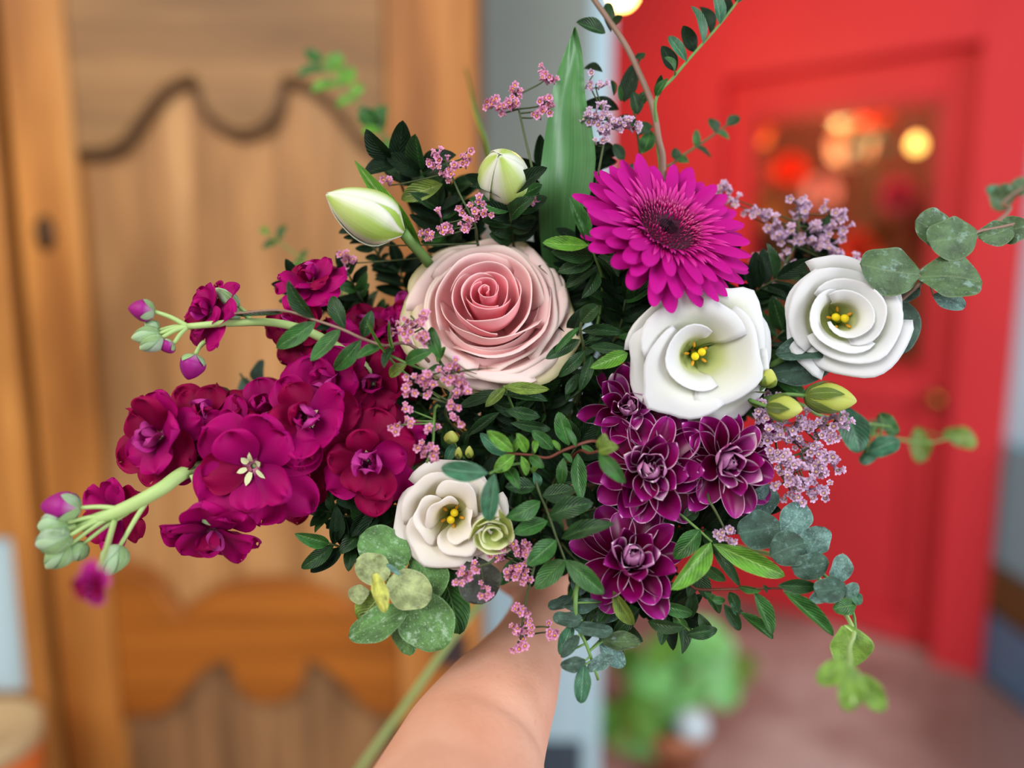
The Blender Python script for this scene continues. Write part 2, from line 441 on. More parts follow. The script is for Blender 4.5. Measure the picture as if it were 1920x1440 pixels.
W_DARK = wood('dark_wood_and_shade', rgb(70, 46, 26), rgb(96, 66, 38), rgb(112, 80, 48), 'X', 1.0)
M_GREY = plain('grey_plaster', rgb(150, 156, 148), .8, .2, .05, 6)
M_PALE = plain('pale_blue_paint_and_cool_light', rgb(192, 220, 230), .6, .3, .03, 6)
M_SKIRT = plain('dark_grey_paint', rgb(72, 84, 96), .5, .3, .05, 8)
M_RED = plain('red_gloss_paint', rgb(208, 48, 56), .55, .3, .06, 3)
M_REDD = plain('deep_red_paint', rgb(176, 22, 26), .4, .5, .06, 3)
k = NT('worn_mauve_floor'); n1 = k.noise(1.6, 5, k.objvec((1, 1, 1))); n2 = k.noise(9, 4, k.objvec((.6, 2, 1)))
M_FLOOR = k.done(k.mix(k.math('MULTIPLY', n2, .5), k.ramp(n1, [(.36, rgb(124, 94, 88)), (.5, rgb(176, 144, 138)), (.6, rgb(212, 188, 182))]), rgb(140, 108, 102)), .42, 0, .4)
M_IRON = plain('dark_iron', rgb(58, 44, 44), .45, .5, .1, 30)
M_BRASS = plain('tarnished_brass', rgb(150, 116, 54), .35, .7, .1, 30); M_BRASS.node_tree.nodes['Principled BSDF'].inputs['Metallic'].default_value = 1

# floor and walls
structure(box('floor', (-3.5, -2.5, -.05), (4.2, 5.4, 0), M_FLOOR))
structure(box('wall_back', (-3.4, 1.80, 0), (.174, 1.95, 3.1), M_GREY))
structure(box('cool_light_panel', (-3.4, 1.79, .27), (.176, 1.80, QY(1000, 700, 1.79).z), M_PALE))  # added panel, its pale blue standing for cool light on the lower wall
structure(box('baseboard_back', (-3.4, 1.782, 0), (.178, 1.80, .27), M_SKIRT, bev=.003))
structure(box('trim_1', (.1745, 1.86, 0), (.232, 1.95, 3.1), M_PALE, bev=.004))
# the red shop front stands along the line through these two floor points
A = QZ(1380, 1142); B_ = QZ(1885, 1283); dvec = (B_-A).normalized(); nv_ = Vector((dvec.y, -dvec.x, 0))    # towards the camera
MR = Matrix(((dvec.x, nv_.x, 0, A.x), (dvec.y, nv_.y, 0, A.y), (0, 0, 1, 0), (0, 0, 0, 1)))   # local: x along wall, y towards the room, z up
MRi = MR.inverted()
def QR(px, py):                                   # where the pixel's ray meets the red wall: local x and z
    o = MRi @ CAM; r = MRi.to_3x3() @ ray(px, py); p = o + r*(-o.y/r.y); return p.x, p.z
xl = QR(1120, 700)[0]; xr = QR(1893, 700)[0]
gx0 = QR(1385, 450)[0]; gx1 = QR(1745, 450)[0]; gz1 = QR(1560, 196)[1]; gz0 = QR(1500, 690)[1]     # glazed opening
fx0 = QR(1342, 450)[0]; fx1 = QR(1812, 450)[0]; fz1 = QR(1500, 128)[1]                              # door leaf inside its frame
print('red wall', xl, xr, gx0, gx1, gz0, gz1, fx0, fx1, fz1, A, B_)
def rbox(name, x0, x1, z0, z1, y0, y1, mat, parent=None, bev=.004, label=None):
    return box(name, (x0, y0, z0), (x1, y1, z1), mat, parent, bev, MR, label)
structure(rbox('wall_right', xl, fx0, 0, 3.1, -.16, 0, M_RED))
structure(rbox('trim_2', fx1, xr, 0, 3.1, -.12, 0.0, M_RED))
structure(rbox('trim_3', fx0, fx1, fz1, 3.1, -.12, 0, M_RED))
door = thing('door_1', 'red painted shop door with a glazed upper half', 'door', MR @ Vector(((fx0+fx1)/2, -.05, 0))); del door['category']; del door['label']; door['kind'] = 'structure'
rbox('stile', fx0+.004, gx0, .01, fz1-.005, -.15, -.085, M_RED, door)
rbox('stile', gx1, fx1-.004, .01, fz1-.005, -.15, -.085, M_RED, door)
rbox('top_rail', gx0, gx1, gz1, fz1-.005, -.15, -.085, M_RED, door)
rbox('lower_panel', gx0, gx1, .12, gz0-.12, -.145, -.12, M_RED, door)
rbox('middle_rail', gx0, gx1, gz0-.12, gz0, -.15, -.085, M_RED, door)
rbox('bottom_rail', gx0, gx1, .01, .12, -.15, -.085, M_RED, door)
for (x0, x1, z0, z1) in ((gx0, gx0+.02, gz0, gz1), (gx1-.03, gx1, gz0, gz1), (gx0+.02, gx1-.03, gz1-.03, gz1), (gx0+.02, gx1-.03, gz0, gz0+.04)):
    rbox('glazing_bead', x0, x1, z0, z1, -.145, -.095, M_REDD, door)
rbox('moulding', gx1-.04, gx1+.0, .14, gz0-.14, -.135, -.1, M_RED, door)
rbox('moulding', gx0, gx0+.04, .14, gz0-.14, -.135, -.1, M_RED, door)
k = NT('window_glass')
tr = k.n('ShaderNodeBsdfTransparent'); gl = k.n('ShaderNodeBsdfGlossy'); gl.inputs['Roughness'].default_value = .02
fr = k.n('ShaderNodeFresnel'); fr.inputs['IOR'].default_value = 1.12; mx = k.n('ShaderNodeMixShader'); k.l(fr.outputs[0], mx.inputs[0]); k.l(tr.outputs[0], mx.inputs[1]); k.l(gl.outputs[0], mx.inputs[2]); k.l(mx.outputs[0], k.out.inputs[0])
M_GLASS = k.m
rbox('pane', gx0+.02, gx1-.03, gz0+.02, gz1-.02, -.128, -.122, M_GLASS, door, 0)
lathe('door_knob', [(.001, 0), (.012, 0), (.01, .03), (.026, .045), (.03, .06), (.02, .075), (.001, .078)], MR @ Matrix.Translation((gx1+.05, -.085, gz0-.08)) @ Matrix.Rotation(-pi/2, 4, 'X'), M_BRASS, door)
# the room behind the red door
M_IN = plain('dim_brown_wall', rgb(92, 52, 34), .8, .2, .1, 5)
structure(rbox('wall_far', fx0-.7, fx1+.7, 0, 3.1, -1.5, -1.4, M_IN, bev=0))
structure(rbox('wall_far_side', fx1+.6, fx1+.7, 0, 3.1, -1.4, -.12, M_IN, bev=0))
structure(rbox('ceiling', fx0-.7, fx1+.7, 3.1, 3.15, -1.5, 0, M_IN, bev=0))
# pale wall to the right of the red shop front
xp = (MR @ Vector((xr, 0, 0))).x; yp = (MR @ Vector((xr, 0, 0))).y
structure(box('wall_side', (xp+.02, yp+.06, 0), (xp+1.6, yp+.2, 3.1), plain('pale_grey_wall', rgb(176, 182, 190), .8, .2, .04, 5)))

# ================================================================ BACKGROUND THINGS
def bulb(name, label, p, r, strength, col, glowname):
    k = NT(glowname); k.b.inputs['Base Color'].default_value = col; k.b.inputs['Emission Color'].default_value = col; k.b.inputs['Emission Strength'].default_value = strength
    t = thing(name, label, 'lamp', p + Vector((0, 0, .3)))
    lathe('glass_bulb', [(.001, -r), (r*.5, -r*.87), (r*.87, -r*.5), (r, 0), (r*.87, r*.5), (r*.55, r*.9), (r*.4, r*1.3), (.001, r*1.32)], Matrix.Translation(p), k.m, t)
    lathe('socket', [(.001, r*1.2), (r*.5, r*1.2), (r*.5, r*2.3), (r*.2, r*2.5), (.001, r*2.5)], Matrix.Translation(p), M_IRON, t)
    tube('cord', [p+Vector((0, 0, r*2.4)), Vector((p.x, p.y, 3.1))], .003, .003, M_IRON, t)
    return t
bulb('pendant_lamp', 'warm glowing bulb hanging at the top beside the red wall', QY(1166, -14, 2.45), .035, 14, (1, .66, .22, 1), 'bulb_glow_warm')
pl = bpy.data.lights.new('pendant_glow', 'POINT'); pl.energy = 24; pl.color = (1, .55, .18); pl.shadow_soft_size = .04
plo = bpy.data.objects.new('pendant_glow', pl); C.objects.link(plo); plo.location = QY(1166, -14, 2.45) - Vector((0, .06, .07))
pb = MR @ Vector((QR(1690, 255)[0], -.26, QR(1690, 255)[1]))
# bulb
bulb('pendant_lamp', 'round yellow bulb glowing behind the glass of the red door', pb, .028, 4.2, (1, .56, .12, 1), 'bulb_glow_yellow')
pl = bpy.data.lights.new('back_room_fill', 'POINT'); pl.energy = 95; pl.color = (1, .72, .45); pl.shadow_soft_size = .06  # added light with no fixture, brightens the blooms behind the glass
plo = bpy.data.objects.new('back_room_fill', pl); C.objects.link(plo); plo.location = MR @ Vector((QR(1500, 255)[0], -.24, 2.5))

# flowers standing in buckets behind the glass
M_BUCKET = plain('zinc_bucket', rgb(120, 126, 130), .4, .5, .1, 20)
tb_z = .82
btab = thing('display_table', 'dark wooden display table behind the glass of the red door', 'table', MR @ Vector(((gx0+gx1)/2, -.62, 0)))
rbox('tabletop', gx0-.15, gx1+.15, tb_z-.04, tb_z, -.95, -.3, W_DARK, btab)
for x in (gx0-.1, gx1+.05):
    for y in (-.9, -.4): rbox('leg', x, x+.05, 0, tb_z-.04, y, y+.05, W_DARK, btab)
bk = []
for q, (fx, yy, lab) in enumerate(((.2, -.55, 'zinc bucket on the display table, at its hinge-side end'), (.55, -.6, 'zinc bucket in the middle of the display table'), (.88, -.62, 'zinc bucket on the display table under the pink bloom'))):
    c = MR @ Vector((gx0+(gx1-gx0)*fx, yy, tb_z+.001)); bk.append(c)
    b = lathe('flower_bucket', [(.001, 0), (.06, 0), (.085, .2), (.09, .205), (.082, .205), (.075, .19), (.001, .18)], Matrix.Translation(c), M_BUCKET)
    tag(b, lab, 'bucket', 'buckets behind the red door')
blobs = [(1412, 245, .075, rgb(224, 128, 60), 0, 'orange blurred bloom in the upper corner of the door glass'),
 (1595, 272, .085, rgb(236, 196, 150), 1, 'cream blurred bloom in the centre of the door glass'),
 (1640, 210, .07, rgb(226, 84, 44), 1, 'orange-red blurred bloom beside the yellow bulb'),
 (1480, 320, .075, rgb(222, 56, 24), 0, 'vivid red-orange blurred bloom below the dark leaves'),
 (1684, 366, .062, rgb(214, 70, 96), 2, 'deep pink blurred bloom in the door glass'),
 (1612, 470, .085, rgb(226, 78, 52), 2, 'coral red blurred bloom low behind the door glass'),
 (1432, 400, .07, rgb(190, 120, 48), 0, 'ochre blurred bloom low behind the door glass'),
 (1540, 360, .075, rgb(216, 156, 146), 1, 'dusty pink blurred bloom under the cream one'),
 (1405, 330, .06, rgb(216, 62, 58), 0, 'red blurred bloom at the edge of the door glass'),
 (1660, 440, .05, rgb(120, 70, 30), 2, 'brown blurred seed head in the door glass')]
for q, (px, py, r, col, bi, lab) in enumerate(blobs):
    x, z = QR(px, py)
    o = MRi @ CAM; rr = MRi.to_3x3() @ ray(px, py); yy = -.36-.2*(q % 4); p = o + rr*((yy-o.y)/rr.y); c = MR @ p
    t = thing('cut_flower', lab, 'flower', bk[bi]+Vector((0, 0, .19)), 'blurred blooms behind the red door')
    m = petal_mat('far_bloom_%d' % q, [(0, tuple(v*.6 for v in col[:3])+(1,)), (1, col)], None, .6, .1)
    Mf = frame(c, (CAM-c), r*1.12)
    ds = []
    for L_, (nn, a0) in enumerate(((9, 5), (8, 30), (6, 58), (4, 78))):
        for i in range(nn): ds.append(flat_petal(1.0-.14*L_, .42, a0, a0+25, 360/nn*i+L_*23, .05, L_*.05, seed=i, nu=4, nv=5))
    v, f, u = merge(ds); part('blossom', [Mf @ p_ for p_ in v], f, m, t, u)
    tube('stem', [c, c.lerp(bk[bi]+Vector((0, 0, .3)), .6), bk[bi]+Vector((0, 0, .02))], .004, .005, SM['dark'], t)
t = thing('leaf_branch', 'dark teal blurred leaves among the blooms behind the door glass', 'branch', bk[1]+Vector((0, 0, .19)))
for i in range(9):
    x, z = QR(1560+RR.uniform(-40, 40), 205+RR.uniform(-15, 60)); b = MR @ Vector((x, -.45, z)); leaf_at(t, b, b+Vector((RR.uniform(-.08, .08), -.02, RR.uniform(-.02, .1))), .05, Vector((0, -1, .2)), 'oval', 'teal', i)
tube('stem', [MR @ Vector((QR(1560, 200)[0], -.47, QR(1560, 215)[1])), bk[1]+Vector((.03, 0, .02))], .004, .005, SM['dark'], t)

# ---- the old wooden armoire
YC = 1.25; TH = .03
arm = thing('armoire', 'old honey-coloured wooden armoire with scalloped panelled door behind the bouquet', 'cabinet', (QY(450, 1000, YC).x, YC+.2, 0))
def cx(px, py=720): return QY(px, py, YC).x
def cz(py, px=450): return QY(px, py, YC).z
X0 = cx(60, 720); X1 = cx(176); X2 = cx(735); X3 = cx(897)
ZT = 2.35; ZB = .12
def prism(name, poly, y0, y1, mat, parent, bev=.006, label=None):
    n = len(poly); vs = [Vector((x, y0, z)) for x, z in poly]+[Vector((x, y1, z)) for x, z in poly]
    fs = [tuple(range(n)), tuple(range(2*n-1, n-1, -1))]+[(i, i+n, (i+1) % n+n, (i+1) % n) for i in range(n)]
    o = part(name, vs, fs, mat, parent, smooth=False, label=label)
    if bev:
        m = o.modifiers.new('bevel', 'BEVEL'); m.width = bev; m.segments = 3; m.limit_method = 'ANGLE'; m.angle_limit = radians(25)
    return o
box('stile', (X0, YC, ZB), (X1, YC+TH, ZT), W_STILE, arm, .006)
box('stile', (X2, YC, ZB), (X3, YC+TH, ZT), wood('amber_pine', rgb(130, 74, 28), rgb(176, 112, 52), rgb(190, 130, 70), 'Z', .8), arm, .006)
ogee = [(176, 282), (200, 278), (228, 262), (252, 232), (280, 196), (312, 164), (345, 145), (370, 142), (378, 160), (384, 192), (402, 222), (432, 240), (456, 244), (480, 240), (508, 222), (524, 192), (530, 160), (538, 142), (565, 145), (598, 164), (632, 196), (660, 232), (684, 262), (710, 278), (735, 282)]
og = [(cx(450+(a-455), 200)*1.0, cz(b)) for a, b in ogee]
og[0] = (X1, og[0][1]); og[-1] = (X2, og[-1][1])
prism('top_rail', [(X1, ZT), (X1, og[0][1])]+og[1:-1]+[(X2, og[-1][1]), (X2, ZT)], YC+.001, YC+TH, W_RAIL, arm)
tube('moulding', [Vector((x, YC+.012, z-.006)) for x, z in og], .008, .008, W_DARK, arm, n=120, sides=8, label='scalloped moulding under the top rail, darkened as its shaded groove')  # shade of the groove put into the moulding's dark colour
up = [(176, 1062), (250, 1068), (290, 1092), (318, 1135), (335, 1158), (362, 1142), (400, 1118), (450, 1100), (510, 1094), (560, 1100), (612, 1118), (650, 1142), (675, 1158), (695, 1135), (712, 1092), (735, 1070)]
lo = [(735, 1345), (700, 1342), (672, 1320), (640, 1282), (605, 1252), (582, 1240), (574, 1256), (566, 1288), (545, 1312), (510, 1322), (478, 1318), (450, 1302), (438, 1276), (430, 1246), (412, 1244), (380, 1262), (345, 1300), (318, 1330), (290, 1344), (176, 1346)]
upw = [(cx(a, 1100), cz(b)) for a, b in up]; low = [(cx(a, 1300), cz(b)) for a, b in lo]
upw[0] = (X1, upw[0][1]); upw[-1] = (X2, upw[-1][1]); low[0] = (X2, low[0][1]); low[-1] = (X1, low[-1][1])
prism('middle_rail', upw+low, YC-.002, YC+TH, W_ORANGE, arm, .008)
tube('moulding', [Vector((x, YC+.012, z+.004)) for x, z in upw], .006, .006, W_ORANGE, arm, n=80, sides=8)
tube('moulding', [Vector((x, YC+.012, z-.004)) for x, z in reversed(low)], .006, .006, W_LOW, arm, n=80, sides=8)
box('upper_panel', (X1-.005, YC+TH-.008, cz(1200)), (X2+.005, YC+TH+.01, ZT-.05), W_PANEL, arm)
box('lower_panel', (X1-.005, YC+TH-.008, ZB+.02), (X2+.005, YC+TH+.01, cz(1200)-.01), W_LOW, arm)
box('bottom_rail', (X1, YC+.001, ZB), (X2, YC+TH, ZB+.14), W_RAIL, arm, .006)
box('carcass', (X0-.01, YC+TH+.012, 0), (X3+.002, YC+.34, ZT+.05), W_LOW, arm, .004)
box('cornice', (X0-.04, YC-.03, ZT+.02), (X3+.03, YC+.34, ZT+.09), W_RAIL, arm, .012)
kz = QY(84, 438, YC)
lathe('knot', [(.001, -.0012), (.013, -.001), (.017, 0), (.001, .001)], Matrix.Translation((kz.x, YC, kz.z)) @ Matrix.Rotation(pi/2, 4, 'X') @ Matrix.Diagonal((1, 1.7, 1, 1)), W_DARK, arm, label='dark oval wood knot')
lp = QY(850, 1218, YC)
box('lock_plate', (lp.x-.028, YC-.004, lp.z-.03), (lp.x+.024, YC+.001, lp.z+.028), M_IRON, arm, .001, label='dark iron lock plate')
# the left neighbour: a wooden glazed door leaf beyond the dark gap
structure(box('gap_shade_strip', (X0-.012, YC+.06, 0), (X0-.002, YC+.2, 2.4), W_DARK))  # dark strip filling the gap, its colour standing for the shadow there
gl_ = thing('door_2', 'x', 'door', (X0-.15, YC, 0)); del gl_['category']; del gl_['label']; gl_['kind'] = 'structure'
zg1 = QY(10, 1010, YC).z; zg0 = QY(10, 1300, YC).z
box('stile', (X0-.055, YC-.01, .0), (X0-.014, YC+.03, 2.4), W_STILE, gl_, .005)
box('upper_panel', (X0-.5, YC+.002, zg1), (X0-.055, YC+.026, 2.4), W_STILE, gl_, .003)
box('lower_panel', (X0-.5, YC+.002, 0), (X0-.055, YC+.026, zg0), W_RAIL, gl_, .003)
box('pane', (X0-.5, YC+.012, zg0), (X0-.055, YC+.018, zg1), M_PALE, gl_, 0, label='pale blue frosted pane')
# terracotta pot in the corner
M_TERRA = plain('terracotta', rgb(216, 108, 50), .75, .2, .1, 20); M_RIM = plain('beige_glaze', rgb(196, 168, 126), .6, .3, .08, 30)
pz = QY(-6, 1352, 1.08)
pt = thing('flower_pot', 'orange terracotta pot with a beige rim in the corner left of the armoire', 'pot', (pz.x-.04, 1.08, pz.z-.28))
Mp = Matrix.Translation((pz.x-.04, 1.08, pz.z-.28))
lathe('pot_body', [(.001, 0), (.065, 0), (.092, .235), (.001, .235)], Mp, M_TERRA, pt)
lathe('rim', [(.088, .232), (.094, .236), (.095, .262), (.09, .266), (.08, .266), (.07, .25), (.001, .245)], Mp, M_RIM, pt)
st = thing('plant_stool', 'low wooden stool carrying the terracotta pot', 'stool', (pz.x-.04, 1.08, 0))
lathe('seat', [(.001, pz.z-.31), (.11, pz.z-.31), (.115, pz.z-.295), (.11, pz.z-.281), (.001, pz.z-.281)], Matrix.Translation((pz.x-.04, 1.08, 0)), W_STILE, st)
for a in range(3): box('leg', (pz.x-.052+.075*cos(a*2.09), 1.068+.075*sin(a*2.09), 0), (pz.x-.028+.075*cos(a*2.09), 1.092+.075*sin(a*2.09), pz.z-.31), W_STILE, st, .004)

# ---- potted plant on the floor, crates
pc = QY(1262, 1400, 2.02); pc.z = 0
zr = QY(1262, 1388, 1.93).z
pt = thing('potted_plant', 'leafy green plant in a terracotta pot on the floor by the grey wall', 'plant', pc)
M_TERRA2 = plain('pale_terracotta', rgb(206, 132, 98), .75, .2, .08, 20)
lathe('pot', [(.001, 0), (.06, 0), (.084, zr-.05), (.09, zr-.05), (.092, zr), (.08, zr), (.078, zr-.04), (.001, zr-.045)], Matrix.Translation(pc), M_TERRA2, pt)
rnd = random.Random(5)
plm = {'a': 'bright', 'b': 'mid', 'c': 'teal', 'd': 'olive'}
for i, (px, py, tn) in enumerate([(1280, 1228, 'teal'), (1262, 1255, 'bright'), (1335, 1245, 'mid'), (1350, 1290, 'mid'), (1250, 1320, 'teal'), (1160, 1360, 'olive'), (1178, 1330, 'olive'), (1210, 1300, 'bright'), (1225, 1270, 'mid'), (1320, 1195, 'mid'), (1240, 1215, 'bright'), (1300, 1300, 'mid'), (1190, 1395, 'bright'), (1130, 1350, 'bright'), (1290, 1180, 'bright'), (1205, 1350, 'bright'), (1340, 1215, 'bright'), (1180, 1240, 'bright'), (1385, 1255, 'olive'), (1270, 1350, 'dark'), (1225, 1385, 'dark')]):
    c = QY(px, py, 2.0+rnd.uniform(-.1, .1)); dr = Vector((rnd.uniform(-1, 1), -.2, rnd.uniform(-.4, 1))).normalized()
    leaf_at(pt, c-dr*.06, c+dr*.06, .105, Vector((rnd.uniform(-.3, .3), -1, .5)), 'oval', 'fresh' if tn in ('mid', 'teal') or i % 4 == 0 else tn, i)
    if i % 2 == 0: tube('stem', [c, (c+pc)/2+Vector((0, 0, .1)), pc+Vector((rnd.uniform(-.03, .03), 0, zr-.04))], .0025, .004, SM['green'], pt, n=8, sides=6)
bo = QY(1298, 1360, 1.86)
tag(lathe('garden_ball', [(.002, -.042), (.024, -.036), (.042, -.016), (.046, .004), (.036, .028), (.018, .04), (.002, .042)], Matrix.Translation((bo.x, bo.y, bo.z)), plain('white_ceramic', rgb(206, 222, 230), .35, .5, .03, 10)), 'pale white ball on a stick at the terracotta pot rim', 'ornament')
tube('stick', [Vector((bo.x, bo.y, bo.z-.03)), Vector((bo.x-.01, bo.y+.05, .05))], .003, .003, SM['brown'], bpy.data.objects['garden_ball']) 
def crate(label, x, y, z0, z1, mat, name='crate', cat='crate'):
    t = thing(name, label, cat, (x+.2, y, z0))
    box('bottom', (x, y-.15, z0), (x+.4, y+.15, z0+.012), mat, t)
    for (a, b) in (((x, y-.15, z0), (x+.4, y-.135, z1)), ((x, y+.135, z0), (x+.4, y+.15, z1)), ((x, y-.135, z0), (x+.015, y+.135, z1)), ((x+.385, y-.135, z0), (x+.4, y+.135, z1))):
        box('side_panel', a, b, mat, t, .003)
    return t
cb = QZ(1880, 1300); M_BLUE = plain('slate_blue_plastic', rgb(92, 138, 178), .4, .5, .08, 10); M_TEALC = plain('pale_teal_plastic', rgb(136, 186, 206), .4, .5, .06, 10); M_WICK = plain('brown_wicker', rgb(118, 86, 50), .7, .3, .3, 60)
crate('slate blue crate on the floor beside the red shop front', cb.x, yp-.12, 0, .25, M_BLUE)
crate('brown wicker basket standing on the slate blue crate', cb.x-.005, yp-.12, .2515, .42, M_WICK, 'basket', 'basket')
crate('tall pale teal crate stacked on top of the wicker basket', cb.x+.005, yp-.12, .4215, .86, M_TEALC)

# ================================================================ THE PERSON: forearm and hand
k = NT('skin'); nz = k.noise(26, 4, k.objvec((1, 1, 1))); n2 = k.noise(420, 2, k.objvec((1, 1, 1)))
c = k.mix(nz, rgb(204, 136, 108), rgb(232, 184, 160)); fre = k.noise(150, 2, k.objvec((1, 1, 1)))
c = k.mix(k.ramp(fre, [(.66, (0, 0, 0, 1)), (.78, (.16, .16, .16, 1))]), c, rgb(160, 96, 72))
k.bump(k.math('ADD', n2, nz), .25, .0008)
k.b.inputs['Subsurface Weight'].default_value = .12; k.b.inputs['Subsurface Radius'].default_value = (.01, .004, .002); k.b.inputs['Subsurface Scale'].default_value = .6
M_SKIN = k.done(c, .5, 0, .35)
def limb(path, rs, sides=20, flat=1.0, n=24, up=None):
    """path world points, rs list of (ra, rb)"""
    cv = catmull(path, n); rr = catmull([Vector((a, b, 0)) for a, b in rs], n); vs, fs, uv = [], [], []
    nrm = up
    for i, p in enumerate(cv):
        t = (cv[min(i+1, n)]-cv[max(i-1, 0)]).normalized()
        if nrm is None: nrm = t.orthogonal()
        nrm = (nrm-t*nrm.dot(t)).normalized(); b = t.cross(nrm)
        for s in range(sides):
            a = 2*pi*s/sides; vs.append(p+nrm*cos(a)*rr[i].x+b*sin(a)*rr[i].y); uv.append((0, 0))
    for i in range(n):
        for s in range(sides):
            a = i*sides+s; b2 = i*sides+(s+1) % sides; fs.append((a, b2, b2+sides, a+sides))
    # rounded ends
    for e, (ring, dr) in enumerate(((0, (cv[0]-cv[1]).normalized()), (n, (cv[n]-cv[n-1]).normalized()))):
        o = ring*sides; base = len(vs); rm = (rr[ring].x+rr[ring].y)/2*.8
        mids = []
        for s in range(sides): mids.append(cv[ring]+(vs[o+s]-cv[ring])*.66+dr*rm*.7)
        vs += mids; uv += [(0, 0)]*sides; vs.append(cv[ring]+dr*rm); uv.append((0, 0))
        for s in range(sides):
            q = [o+s, o+(s+1) % sides, base+(s+1) % sides, base+s]; tri = [base+s, base+(s+1) % sides, base+sides]
            if e == 0: q = q[::-1]; tri = tri[::-1]
            fs.append(tuple(q)); fs.append(tuple(tri))
    return vs, fs, uv
ds = []
apx = [(800, 1640, .33, .043), (838, 1540, .36, .0425), (872, 1450, .385, .0400), (890, 1400, .400, .0378), (928, 1327, .420, .0328), (956, 1280, .437, .0288), (992, 1207, .462, .0218), (1018, 1140, .488, .0190), (1028, 1090, .502, .0205), (1020, 1040, .510, .025)]
el = Vector((-.14, -.02, 1.09)); e1 = P(800, 1640, .33)
ds.append(limb([el+Vector((-.05, -.2, -.05)), el, el.lerp(e1, .42), el.lerp(e1, .72), el.lerp(e1, .89)]+[P(a, b, d) for a, b, d, r in apx], [(.05, .05), (.048, .048), (.0465, .0465), (.0455, .0455), (.0445, .0445)]+[(r, r) for a, b, d, r in apx], 40, n=150, up=RT))
# palm: wraps behind the stems; heel flares out to the left under the thumb
ds.append(limb([P(1024, 1090, .508), P(1006, 1040, .516), P(1006, 985, .524), P(1004, 930, .526)], [(.022, .017), (.033, .019), (.036, .017), (.034, .014)], 20, n=12, up=RT))
ds.append(limb([P(1012, 1100, .497), P(972, 1056, .498), P(952, 1012, .496)], [(.015, .015), (.021, .018), (.014, .014)], 14, n=10, up=RT))
# four fingers curl round the bundle from the right, the thumb closes from the left
for i, (py, ln) in enumerate(((1052, .9), (1014, 1.0), (974, 1.05), (936, .98))):
    r = .0088-.0004*abs(i-2)-(.0012 if i == 0 else 0)
    ds.append(limb([P(1080, py-6, .522), P(1104, py-2, .508), P(1106, py+2, .489), P(1080, py+6, .474), P(1044, py+8, .471), P(1016+14*(1-ln)*3, py+10, .476)], [(r*1.12, r*1.12), (r*1.05, r*1.05), (r*1.08, r*1.08), (r, r), (r*.95, r*.95), (r*.82, r*.82)], 12, n=20))
ds.append(limb([P(958, 1020, .496), P(948, 975, .484), P(964, 930, .474), P(990, 900, .470)], [(.0125, .0125), (.0112, .0112), (.0112, .0108), (.0088, .0075)], 14, n=16))
v, f, u = merge(ds)
per = part('person', v, f, M_SKIN)
m = per.modifiers.new('one_skin', 'REMESH'); m.mode = 'VOXEL'; m.voxel_size = .0017; m.use_smooth_shade = True
m = per.modifiers.new('soften', 'SMOOTH'); m.factor = .5; m.iterations = 14
tag(per, 'bare forearm and hand of a person reaching up and gripping the flower stems', 'person')

